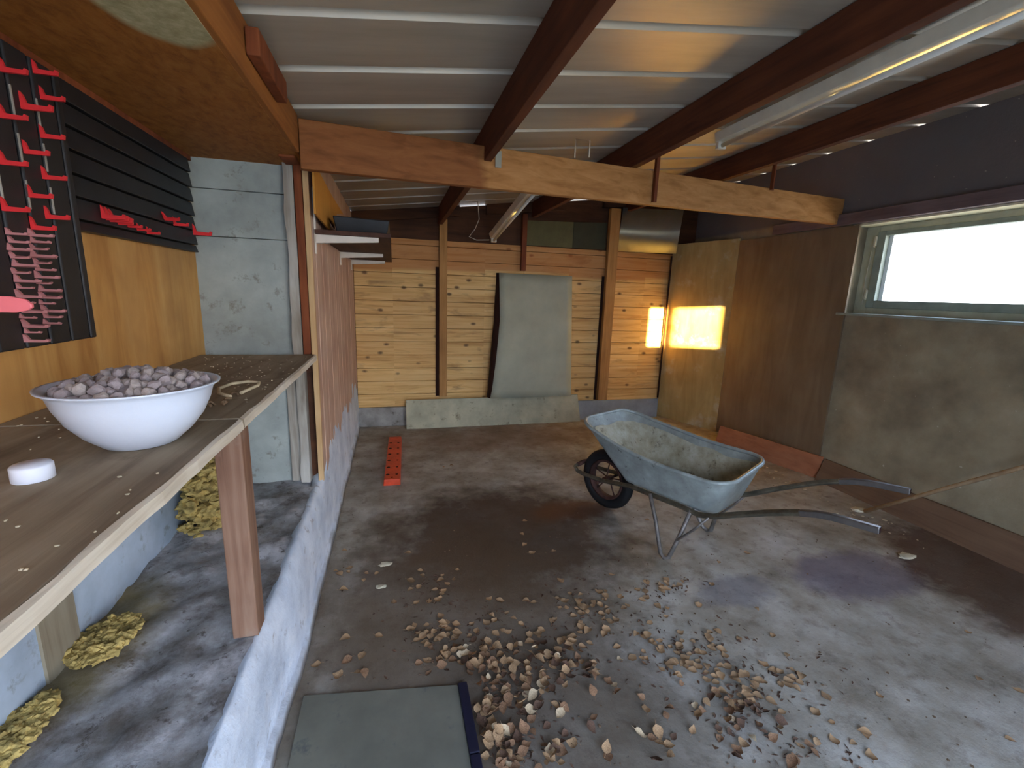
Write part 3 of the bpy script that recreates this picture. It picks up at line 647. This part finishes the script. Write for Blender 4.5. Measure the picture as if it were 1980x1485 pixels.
for n_ in range(14):
    hook(-0.902, 1.487 + 0.004 * math.sin(n_ * 1.7), 1.660 - 0.0175 * n_, (ORD[n_] if n_ < 13 else 'lowest') + ' small faded pink hook, counted downward, in the crowded right column of the black panel', 'small pink hooks, right column', me=HF, s=1.0 + 0.25 * math.sin(n_ * 2.3 + 1), rx=0.35 * math.sin(n_ * 3.7))
mb = MB(); pts = [(-0.90, 1.10, 1.480), (-0.71, 1.10, 1.480), (-0.692, 1.10, 1.484), (-0.683, 1.10, 1.490), (-0.683, 1.10, 1.497), (-0.692, 1.10, 1.506), (-0.715, 1.10, 1.511), (-0.90, 1.10, 1.513)]
one('plastic_paddle', mb.prism(pts, (0, 0.008, 0)), 'pink_plastic', 'pink rounded plastic paddle sticking out from the black panel', 'paddle', bevel=0.002)
# ================================================================== BOWL, LUMPS, CAP, STRING
BC = V(-0.556, 1.155, 1.1905)
mb = MB(); prof_o = [(r_ * 0.955, z_) for r_, z_ in [(0.0, 0.0), (0.066, 0.0), (0.072, 0.003), (0.103, 0.030), (0.128, 0.062), (0.145, 0.098), (0.152, 0.122), (0.161, 0.131), (0.167, 0.134), (0.168, 0.137), (0.160, 0.137), (0.149, 0.128), (0.142, 0.098), (0.124, 0.063), (0.099, 0.034), (0.068, 0.006), (0.0, 0.005)]]
mb.lathe(prof_o, BC, 56)
bmesh.ops.remove_doubles(mb.bm, verts=mb.bm.verts[:], dist=0.0001)
one('wash_bowl', mb, 'bowl_white', 'white enamel bowl heaped with clay lumps on the bench', 'bowl')
lumps = []
for q in range(4):
    mb = MB(); g = bmesh.ops.create_icosphere(mb.bm, subdivisions=2, radius=1.0)
    for v in g['verts']:
        kx = 1 + 0.35 * noise.noise(v.co * 1.1 + V(q * 5.7, q, 0)); v.co = V(v.co.x * 1.0, v.co.y * 0.85, v.co.z * 0.75) * kx
        v.co = V(round(v.co.x * 2.6) / 2.6 * 0.35 + v.co.x * 0.65, round(v.co.y * 2.6) / 2.6 * 0.35 + v.co.y * 0.65, round(v.co.z * 2.4) / 2.4 * 0.35 + v.co.z * 0.65)
    me = bpy.data.meshes.new('lump'); mb.bm.to_mesh(me); mb.bm.free(); lumps.append(me)
lm = []
for me in lumps:
    for mt in ('clay_lump', 'clay_lump_pale'):
        c_ = me.copy(); c_.materials.append(MATS[mt]); lm.append(c_)
lr = random.Random(11); first = None; cnt = 0
for R_, nn_, zz in ((0.0, 1, 0.163), (0.028, 7, 0.161), (0.055, 13, 0.156), (0.082, 20, 0.150), (0.106, 26, 0.142), (0.128, 32, 0.133)):
    for j in range(nn_):
        a_ = 2 * PI * (j + lr.uniform(-.25, .25)) / nn_ + R_ * 20
        me = lr.choice(lm)
        o = first.copy() if first else bpy.data.objects.new('clay_lump', me)
        if not first: first = o
        o.data = me; C.objects.link(o); sz = lr.uniform(0.0125, 0.0175)
        o.scale = (sz, sz, sz); o.rotation_euler = (lr.uniform(0, 6), lr.uniform(0, 6), lr.uniform(0, 6))
        o.location = BC + V((R_ + lr.uniform(-.004, .004)) * math.cos(a_), R_ * math.sin(a_), zz + lr.uniform(-.006, .006) - 0.006)
        pal = me.materials[0].name == 'clay_lump_pale'
        dr = math.degrees(math.atan2(o.location.y - BC.y, o.location.x - BC.x)) % 360
        side = ['right', 'far right', 'far', 'far left', 'left', 'near left', 'near', 'near right'][int(((dr + 22.5) % 360) // 45)]
        cl_ = ('pale' if pal else 'grey') + (' small' if sz < 0.015 else ' large')
        if R_ < 0.04: lb = cl_ + ' clay lump on the crown of the bowl heap, ' + side + ' side'; gp = 'clay lumps on the crown'
        elif R_ < 0.07: lb = cl_ + ' clay lump just below the crown of the heap, ' + side + ' side'; gp = 'clay lumps below the crown'
        elif R_ < 0.09: lb = cl_ + ' clay lump halfway down the heap, ' + side + ' side'; gp = 'clay lumps halfway down'
        elif R_ < 0.12: lb = cl_ + ' clay lump low on the bowl heap, ' + side + ' side'; gp = 'clay lumps low on the heap'
        else: lb = cl_ + ' clay lump against the rim of the white bowl, ' + side + ' side'; gp = 'clay lumps against the bowl rim'
        gp = cl_ + ' ' + gp + ', ' + side + ' side'
        tag(o, lb, 'lump', gp); cnt += 1
mb = MB().lathe([(0.0, 0.152), (0.05, 0.147), (0.10, 0.136), (0.128, 0.122), (0.129, 0.108), (0.0, 0.095)], BC, 30)
bmesh.ops.remove_doubles(mb.bm, verts=mb.bm.verts[:], dist=0.0001)
o = one('clay_crumbs', mb, 'clay_lump', 'fine grey clay crumbs filling the white bowl under the lumps', 'clay'); o['kind'] = 'stuff'
mb = MB().lathe([(0.0, 0.0), (0.028, 0.0), (0.0292, 0.001), (0.0292, 0.026), (0.027, 0.029), (0.0, 0.030)], (-0.636, 0.958, 1.1905), 40)
bmesh.ops.remove_doubles(mb.bm, verts=mb.bm.verts[:], dist=0.0001)
one('screw_cap', mb, 'cap_white', 'round white screw cap on the bench in front of the bowl', 'cap')
mb = MB(); pts = [(-0.50, 1.56, 1.200), (-0.545, 1.60, 1.203), (-0.565, 1.66, 1.206), (-0.545, 1.72, 1.21), (-0.50, 1.745, 1.212), (-0.462, 1.735, 1.21), (-0.458, 1.70, 1.206), (-0.478, 1.665, 1.2), (-0.488, 1.62, 1.198)]
mb.tube(pts, 0.0055, 7, closed=False)
one('cord_loop', mb, 'string', 'pale loop of stiff cord lying on the bench behind the bowl', 'cord')
mb = MB(); rr_ = random.Random(5)
for j in range(9):
    p = V(-0.515 + rr_.uniform(-.03, .03), 1.53 + rr_.uniform(-.07, .07), 1.197); q = p + V(rr_.uniform(-.03, .03), rr_.uniform(-.03, .03), rr_.uniform(0, .012))
    mb.tube([p, (p + q) / 2 + V(0, 0, .008), q], 0.004, 5)
tag(base(obj('twig_litter', mb, 'crumb')), 'small heap of dark twigs on the bench beside the cord loop', 'twigs', kind='stuff')
# crumbs on bench
mb = MB()
for j in range(320):
    x_ = rr_.uniform(-0.93, -0.42); y_ = rr_.uniform(0.45, 2.5)
    if (V(x_, y_, 0) - V(-0.56, 1.15, 0)).length < 0.18: continue
    mb.blobs((x_, y_, 1.1928), [rr_.uniform(0.0015, 0.005), rr_.uniform(0.0015, 0.004), 0.0015], 1, 0.3, 6, j)
tag(base(obj('bench_crumbs', mb, 'chip_pale')), 'pale crumbs scattered over the dirty bench boards', 'crumbs', kind='stuff')
# ================================================================== YELLOW FOAM
def foam(c, r, n, lab, seed, sz=0.02):
    mb = MB(); q = random.Random(seed)
    for j in range(n):
        th, ra_ = q.uniform(0, 6.28), q.random() ** 0.6; up_ = q.uniform(-1, 1)
        p = V(c[0] + r[0] * ra_ * math.cos(th), c[1] + r[1] * ra_ * math.sin(th), c[2] + r[2] * up_ * (1 if r[2] > 0.1 else (1 - ra_ * 0.8)))
        s_ = sz * q.uniform(0.6, 1.5); mb.blobs(p, (s_, s_ * q.uniform(.7, 1.4), s_ * q.uniform(.4, .9)), 2, 0.9, 9, seed * 3 + j)
    return tag(base(obj('foam_clump', mb, 'foam')), lab, 'foam')
foam((-0.860, 2.22, 0.79), (0.07, 0.15, 0.34), 560, 'crumbling yellow foam clinging to the alcove wall under the bench', 2, 0.021)
foam((-0.875, 1.47, 0.470), (0.080, 0.10, 0.018), 330, 'flat yellow foam clump on the raised slab, the middle one', 3, 0.010)
foam((-0.905, 1.17, 0.462), (0.045, 0.12, 0.012), 300, 'yellow foam crumbling along the alcove wall, nearest the viewer', 4, 0.009)
# ================================================================== FLOOR THINGS
r = empty('floor_sheet', (-0.08, 1.2, 0.0), 'grey-green sheet lying on the floor at the kerb', 'sheet')
obj('board', MB().hexa([(-0.36, 0.6, 0.001), (0.222, 0.6, 0.001), (0.222, 1.52, 0.001), (-0.36, 1.60, 0.001), (-0.36, 0.6, 0.012), (0.222, 0.6, 0.012), (0.222, 1.52, 0.012), (-0.36, 1.60, 0.012)]), 'floor_sheet', r, bevel=0.002)
o = obj('edge_strip', MB().box(0.2225, 0.258, 0.6, 1.225, 0.001, 0.022).box(0.2225, 0.258, 1.23, 1.518, 0.001, 0.022), 'navy_rubber', r, bevel=0.003); o['label'] = 'navy blue edge strip'
# red perforated bar
r = empty('kerb_ramp', (-0.02, 4.05, 0.0), 'orange-red plastic bar with two rows of holes on the floor', 'plastic bar', rz=math.radians(-1.6))
mb = MB().hexa([(-0.068, -0.54, 0), (0.068, -0.54, 0), (0.068, 0.56, 0), (-0.068, 0.56, 0), (-0.060, -0.54, 0.055), (0.062, -0.54, 0.055), (0.062, 0.56, 0.055), (-0.060, 0.56, 0.055)])
obj('bar', mb, 'orange_red_plastic', r, bevel=0.006, local=True)
mb = MB()
for j in range(6):
    for sx_ in (-0.036, 0.036):
        yy = -0.44 + j * 0.16; mb.tube([(sx_, yy, 0.0545), (sx_, yy, 0.0562)], 0.011 if sx_ > 0 else 0.015, 12, sm=False)
        if j < 1: mb.tube([(0.0, yy - 0.06, 0.0545), (0.0, yy - 0.06, 0.0562)], 0.010, 12, sm=False)
obj('holes', mb, 'dark_hole', r, local=True)
# broom handle
p, q = V(3.43, 2.38, 0.014), V(3.716, 0.80, 1.40)
one('broom_handle', MB().tube([p, p.lerp(q, .3) + V(0, 0, .004), p.lerp(q, .6), q], 0.0135, 12), 'broom_wood', 'round wooden broom handle leaning from the floor to the right wall', 'broom handle')
# ================================================================== WHEELBARROW
wb = empty('wheelbarrow', (1.55, 2.78, 0.0), 'zinc-grey wheelbarrow standing on the stained concrete floor', 'wheelbarrow', rz=math.atan2(-0.9, 0.435))
def prect(u0, u1, hw0, hw1, zf, rad, n=8, off=0.02, tilt=0.0):
    """rounded plan outline; half width hw0 at the front (u0), hw1 at the rear"""
    cs = [(u1 - rad, hw1 - rad, 0), (u0 + rad, hw0 - rad, 90), (u0 + rad, -hw0 + rad, 180), (u1 - rad, -hw1 + rad, 270)]
    out = []
    for cx, cy, a0_ in cs:
        for j in range(n):
            a_ = math.radians(a0_ + 90 * j / (n - 1)); out.append((cx + rad * math.cos(a_), cy + rad * math.sin(a_) + off))
    # add points along the long sides
    res = []
    L_ = len(out)
    for i in range(L_):
        res.append(out[i]); nx_ = out[(i + 1) % L_]
        d_ = math.hypot(nx_[0] - out[i][0], nx_[1] - out[i][1])
        if d_ > 0.08:
            for t in range(1, 7): res.append((out[i][0] + (nx_[0] - out[i][0]) * t / 7, out[i][1] + (nx_[1] - out[i][1]) * t / 7))
    return [V(a, b, zf(a) + tilt * b * min(1.0, max(0.0, (a + 0.1) / 0.35))) for a, b in res]
def zr(u):
    t = (u + 0.165) / 1.06; return 0.70 - 0.16 * t + 0.055 * t * t - 0.030 * math.sin(PI * min(1, t))
top_ = prect(-0.165, 0.885, 0.290, 0.275, zr, 0.13, off=0.01, tilt=0.085)
bot_ = prect(0.16, 0.79, 0.200, 0.205, lambda u: 0.350, 0.07)
rings = []
for t in (0.0, 0.03, 0.15, 0.35, 0.6, 0.8, 0.93, 1.0):
    rings.append([a.lerp(b, t ** 1.08) + V(0, 0, 0) for a, b in zip(top_, bot_)])
mb = MB().loft(rings); n_ = len(bot_)
for t in (0.93, 0.6):
    pass
mb.bm.verts.ensure_lookup_table(); lastring = [mb.bm.verts[len(rings) * n_ - n_ + j] for j in range(n_)]
cvt = mb.bm.verts.new((0.45, 0.02, 0.350))
for j in range(n_): f = mb.bm.faces.new((lastring[j], lastring[(j + 1) % n_], cvt)); f.smooth = True
tray = obj('tray', mb, 'tray_zinc', wb, local=True, solid=0.003)
mb = MB(); lin_ = []
for t in (0.22, 0.4, 0.6, 0.8, 0.93, 1.0):
    rg_ = [a.lerp(b, t ** 1.08) for a, b in zip(top_, bot_)]; c0 = V(0.42, 0.015, 0)
    lin_.append([V(c0.x + (v.x - c0.x) * 0.985, c0.y + (v.y - c0.y) * 0.965, v.z + 0.006 + 0.014 * noise.noise(V(v.x * 9, v.y * 9, t)) * (2.2 if t < 0.3 else 0)) for v in rg_])
mb.loft(lin_); mb.bm.verts.ensure_lookup_table(); lr0 = [mb.bm.verts[5 * n_ + j] for j in range(n_)]; cv2 = mb.bm.verts.new((0.45, 0.015, 0.357))
for j in range(n_): f = mb.bm.faces.new((lr0[j], lr0[(j + 1) % n_], cv2)); f.smooth = True
o = obj('dried_mortar', mb, 'mortar_dirt', tray, local=True); o['label'] = 'dried beige mortar film inside the tray'
o = obj('rim', MB().tube([p_ + V(0, 0, 0.002) for p_ in top_], 0.0125, 8, closed=True), 'tray_zinc', tray, local=True)
for sd in (-1, 1):
    path = [(-0.300, 0.085, 0.285), (-0.325, 0.088, 0.262), (-0.30, 0.09, 0.235), (-0.24, 0.095, 0.232), (-0.05, 0.105, 0.245), (0.2, 0.13, 0.300), (0.6, 0.175, 0.325), (0.72, 0.205, 0.333), (0.82, 0.240, 0.375), (0.95, 0.268, 0.450), (1.09, 0.290, 0.525), (1.18, 0.30, 0.568), (1.24, 0.303, 0.592)]
    g_path = [(1.235, 0.303, 0.590), (1.30, 0.307, 0.612), (1.36, 0.309, 0.624), (1.42, 0.311, 0.630), (1.53, 0.315, 0.637)]
    o = obj('handle', MB().tube([(a, b * sd, c) for a, b, c in path], 0.0185, 4, sm=False, rot=PI / 4), 'tube_steel', wb, local=True, bevel=0.005)
    gr = obj('grip', MB().tube([(a, b * sd, c) for a, b, c in g_path], 0.0215, 4, sm=False, rot=PI / 4), 'grip_steel', o, local=True, bevel=0.005)
    gr['label'] = 'bare shiny square handle end'
    obj('open_end', MB().tube([(1.5295, 0.315 * sd, 0.637), (1.5312, 0.315 * sd, 0.637)], 0.0165, 4, sm=False, rot=PI / 4), 'dark_hole', o, local=True)
    foot = [(0.385, 0.180, 0.330), (0.46, 0.215, 0.20), (0.545, 0.262, 0.022), (0.575, 0.268, 0.009), (0.60, 0.264, 0.022), (0.635, 0.235, 0.16), (0.67, 0.195, 0.336)]
    lg = obj('leg', MB().tube([(a, b * sd, c) for a, b, c in foot], 0.013, 8), 'leg_steel', wb, local=True)
    obj('brace', MB().tube([(0.80, 0.235 * sd, 0.365), (0.72, 0.245 * sd, 0.25), (0.636, 0.252 * sd, 0.15)], 0.007, 8), 'leg_steel', lg, local=True)
obj('axle', MB().tube([(-0.08, -0.12, 0.222), (-0.08, 0.12, 0.222)], 0.010, 10), 'rusty_steel', wb, local=True)
obj('front_bar', MB().tube([(-0.30, -0.085, 0.283), (-0.315, 0, 0.283), (-0.30, 0.085, 0.283)], 0.017, 8), 'rusty_steel', wb, local=True)
WR = 0.222; WC = V(-0.08, 0, WR)
ty = [];
mb = MB()
for j in range(48):
    a_ = 2 * PI * j / 48; ring_ = []
    for t in range(10):
        b_ = 2 * PI * t / 10; rr2 = WR - 0.042 + 0.042 * math.cos(b_); ring_.append(WC + V(math.cos(a_) * rr2, 0.038 * math.sin(b_), math.sin(a_) * rr2))
    ty.append(ring_)
ty.append(ty[0]); mb.loft(ty); bmesh.ops.remove_doubles(mb.bm, verts=mb.bm.verts[:], dist=0.0001)
wheel = obj('wheel', mb, 'rubber', wb, local=True)
mb = MB(); rm = []
for j in range(48):
    a_ = 2 * PI * j / 48
    rm.append([WC + V(math.cos(a_) * rr2, yy, math.sin(a_) * rr2) for rr2, yy in ((0.150, -0.03), (0.134, -0.03), (0.128, 0), (0.134, 0.03), (0.150, 0.03))])
rm.append(rm[0]); mb.loft(rm); bmesh.ops.remove_doubles(mb.bm, verts=mb.bm.verts[:], dist=0.0001)
obj('wheel_rim', mb, 'rusty_steel', wheel, local=True)
mb = MB()
for j in range(5):
    a_ = 2 * PI * (j + 0.2) / 5
    mb.tube([WC + V(0, 0.018 * (-1) ** j, 0), WC + V(math.cos(a_) * 0.137, 0, math.sin(a_) * 0.137)], 0.005, 8)
mb.tube([WC + V(0, -0.04, 0), WC + V(0, 0.04, 0)], 0.022, 14)
obj('spokes', mb, 'rusty_steel', wheel, local=True)
# ================================================================== DRY LEAVES
def leaf_mesh(seed):
    q = random.Random(seed); mb = MB(); nu, nv = 6, 4; G = []; cu = q.uniform(0.25, 0.9) * q.choice((1, 1, -0.6)); cv = q.uniform(0.3, 1.1)
    for i in range(nu + 1):
        t = i / nu; half = 0.42 * math.sin(PI * min(1, t ** 0.75)) * (1 - 0.25 * t) + 0.01; row_ = []
        for j in range(nv + 1):
            s_ = j / nv * 2 - 1; x = t - 0.5; y = s_ * half
            z = cu * (x * x) * 0.9 + cv * (y * y) * 1.6 + 0.05 * noise.noise(V(x * 4, y * 4, seed))
            row_.append(mb.bm.verts.new((x, y, z)))
        G.append(row_)
    for i in range(nu):
        for j in range(nv): f = mb.bm.faces.new((G[i][j], G[i + 1][j], G[i + 1][j + 1], G[i][j + 1])); f.smooth = True
    mb.tube([(-0.48, 0, 0.25 * cu * 0.9), (-0.62, 0.02, 0.25 * cu * 0.9 + 0.03), (-0.78, 0.08, 0.25 * cu)], 0.012, 4)
    mn = min(v.co.z for v in mb.bm.verts)
    for v in mb.bm.verts: v.co.z -= mn
    me = bpy.data.meshes.new('leaf'); mb.bm.to_mesh(me); mb.bm.free(); return me
LM = {}
for mt in ('leaf_tan', 'leaf_brown', 'leaf_dark', 'leaf_pale'):
    LM[mt] = []
    for q in range(6):
        me = leaf_mesh(q + 1); me.materials.append(MATS[mt]); LM[mt].append(me)
CL = [(0.178,1.808,0.081,-0.018,-0.007,-0.077,26),
(0.246,1.615,0.106,-0.024,-0.009,-0.064,34),
(0.458,1.868,0.074,-0.016,-0.015,-0.067,8),
(0.437,1.572,0.086,-0.019,-0.019,-0.075,26),
(0.623,1.648,0.091,-0.020,-0.027,-0.083,24),
(0.663,1.495,0.107,-0.024,-0.023,-0.060,30),
(0.435,1.397,0.098,-0.022,-0.016,-0.058,28),
(0.330,1.293,0.051,-0.012,-0.014,-0.063,24),
(0.457,1.206,0.070,-0.016,-0.016,-0.050,18),
(0.921,1.750,0.112,-0.024,-0.036,-0.079,20),
(0.869,1.957,0.135,-0.028,-0.037,-0.094,8),
(0.128,2.113,0.117,-0.025,-0.004,-0.060,8),
(0.219,2.226,0.083,-0.017,-0.005,-0.053,6),
(1.423,1.906,0.085,-0.018,-0.020,-0.031,8),
(1.186,1.464,0.091,-0.020,-0.042,-0.062,26),
(1.211,1.763,0.156,-0.033,-0.049,-0.082,10),
(1.260,1.259,0.104,-0.023,-0.049,-0.060,26),
(1.258,1.144,0.078,-0.018,-0.046,-0.052,20),
(1.384,1.513,0.120,-0.026,-0.041,-0.054,8),
(1.486,1.285,0.087,-0.019,-0.041,-0.043,8),
(1.573,1.188,0.126,-0.028,-0.081,-0.076,8),
(1.317,0.990,0.108,-0.025,-0.030,-0.029,8),
(1.590,0.985,0.094,-0.022,-0.056,-0.045,6),
(-0.204,1.829,0.066,-0.014,0.007,-0.089,6),
(-0.190,2.312,0.136,-0.028,0.006,-0.090,8),
(0.509,3.793,0.090,-0.016,-0.015,-0.116,2),
(0.412,2.559,0.481,-0.096,-0.048,-0.315,6),
(1.785,1.900,0.237,-0.049,-0.125,-0.153,6),
(0.822,1.181,0.092,-0.021,-0.038,-0.068,14),
(2.189,1.050,0.216,-0.049,-0.215,-0.132,5)]
lr = random.Random(21); pos = []
for ci, (cx, cy, ax, ay, bx, by, n_) in enumerate(CL):
    n_ = int(n_ * 1.35)
    for j in range(n_):
        g1, g2 = lr.gauss(0, 1), lr.gauss(0, 1)
        x, y = cx + ax * g1 + bx * g2, cy + ay * g1 + by * g2
        if x < -0.36 or (x < 0.27 and y < 1.6): continue
        pos.append((x, y, ci))
pos.sort(key=lambda p_: p_[0] ** 2 + p_[1] ** 2)
first = None; rest = MB(); placed = []
NAMES = {'leaf_tan': 'tan', 'leaf_brown': 'brown', 'leaf_dark': 'dark brown', 'leaf_pale': 'cream'}
def zone(x, y):
    if y > 2.35: return 'on the dark stain left of the wheelbarrow wheel'
    if y > 1.95: return 'between wheelbarrow legs and leaf drift' if x > 0.7 else 'lying beyond the drift, ' + ('near the kerb' if x < 0.2 else 'on the brown floor')
    if x < 0.08: return 'between the kerb and the leaf drift'
    dep = 'by the picture bottom' if y < 1.15 else 'near the strip middle' if y < 1.32 else 'near the strip end' if y < 1.5 else 'just past the floor sheet' if y < 1.72 else 'far fringe'
    for lim, wd in ((0.36, 'next to the navy strip'), (0.46, 'in the left of the drift'), (0.58, 'in the heart of the drift'), (0.72, 'in the right of the drift'), (0.92, 'in the gap right of the drift'), (1.2, 'in the second leaf patch'), (1.55, 'right of the second patch')):
        if x < lim: return wd + ', ' + dep
    return 'on the bare floor far right, ' + dep
for x, y, ci in pos:
    mt = lr.choices(('leaf_tan', 'leaf_brown', 'leaf_dark', 'leaf_pale'), (38, 38, 18, 6))[0]
    sz = lr.uniform(0.026, 0.052); near_ = sum(1 for a, b in placed if (a - x) ** 2 + (b - y) ** 2 < 0.0009)
    zz = 0.0015 + 0.007 * min(near_, 5); placed.append((x, y)); rot = (lr.gauss(0, .3), lr.gauss(0, .3), lr.uniform(0, 6.28)); me = lr.choice(LM[mt])
    if len(placed) <= 300:
        o = first.copy() if first else bpy.data.objects.new('dry_leaf', me)
        if not first: first = o
        o.data = me; C.objects.link(o); o.scale = (sz, sz, sz); o.rotation_euler = rot
        Mx = Matrix.LocRotScale(V(0, 0, 0), o.rotation_euler.to_quaternion(), V(sz, sz, sz)); low = min((Mx @ v.co).z for v in me.vertices)
        o.location = (x, y, zz - low)
        zn = zone(x, y); nm_ = ('small ' if sz < 0.036 else 'large ' if sz > 0.046 else '') + NAMES[mt]; tag(o, nm_ + ' dry leaf ' + zn, 'leaf', nm_ + ' leaves ' + zn)
    else:
        Mx = Matrix.LocRotScale(V(0, 0, 0), bpy.data.objects.new('t', None).rotation_euler.to_quaternion(), V(sz, sz, sz)) if False else Matrix.Translation((x, y, zz)) @ Matrix.Rotation(rot[2], 4, 'Z') @ Matrix.Diagonal((sz, sz, sz, 1))
        tmp = me.copy(); tmp.transform(Mx); rest.bm.from_mesh(tmp); bpy.data.meshes.remove(tmp)
if len(rest.bm.verts): tag(base(obj('leaf_litter', rest, 'leaf_tan')), 'remaining brown dry leaves scattered far out on the floor', 'leaves', kind='stuff')
# leaf crumbs among the drift
mb = MB()
for j in range(900):
    cx, cy, ax, ay, bx, by, n_ = lr.choice(CL[:22]); g1, g2 = lr.gauss(0, 1.1), lr.gauss(0, 1.1)
    x, y = cx + ax * g1 + bx * g2, cy + ay * g1 + by * g2
    if x < -0.36 or (x < 0.27 and y < 1.6): continue
    a_ = lr.uniform(0, 6.28); L_ = lr.uniform(0.004, 0.016); d_ = V(math.cos(a_), math.sin(a_), 0) * L_; w_ = V(-math.sin(a_), math.cos(a_), 0) * L_ * lr.uniform(.15, .5)
    z_ = lr.uniform(0.001, 0.004); c_ = V(x, y, z_)
    vs = [mb.bm.verts.new(v) for v in (c_ - d_, c_ + w_ + V(0, 0, L_ * .3), c_ + d_, c_ - w_)]; mb.bm.faces.new(vs)
tag(base(obj('leaf_crumbs', mb, 'leaf_dark', solid=0.0006)), 'dark brown leaf crumbs strewn among the dry leaves on the floor', 'leaf crumbs', kind='stuff')
# floor grit and pale chips
mb = MB()
for j in range(420):
    x, y = lr.uniform(-0.35, 3.4), abs(lr.gauss(0, 1.4)) + 0.7
    if y > 5 or (x < 0.27 and y < 1.6) or (abs(x + 0.02) < 0.12 and 3.4 < y < 4.8): continue
    s_ = lr.uniform(0.002, 0.006); mb.blobs((x, y, s_ * .4), (s_, s_ * lr.uniform(.5, 1.4), s_ * .5), 1, 0.3, 6, j)
tag(base(obj('floor_grit', mb, 'crumb')), 'dark grit and crumbs strewn over the concrete floor', 'grit', kind='stuff')
mb = MB()
for j in range(60):
    y = lr.uniform(1.9, 3.6); x = 3.42 - 0.30 * lr.random() ** 2 + (0.0 if y > 2.6 else 0.06)
    s_ = lr.uniform(0.006, 0.022) if j % 4 == 0 else lr.uniform(0.003, 0.009); mb.blobs((x, y, s_ * .25), (s_, s_ * lr.uniform(.5, 1.4), s_ * .3), 1, 0.4, 6, j)
tag(base(obj('plaster_crumbs', mb, 'chip_pale')), 'pale plaster crumbs on the floor along the red-brown board', 'crumbs', kind='stuff')
for (x, y, s_, lb) in ((-0.07, 2.42, 0.035, 'white torn scrap on the dark floor near the kerb'), (-0.09, 2.22, 0.025, 'small white flake on the floor nearest the kerb'), (3.42, 2.42, 0.055, 'flat pale chip of plaster beside the broom handle tip'), (3.10, 1.86, 0.05, 'flat pale chip on the floor in front of the broom handle')):
    one('plaster_chip', MB().blobs((x, y, s_ * .18), (s_, s_ * .7, s_ * .18), 2, 0.5, 6, int(x * 100)), 'chip_pale', lb, 'chip')
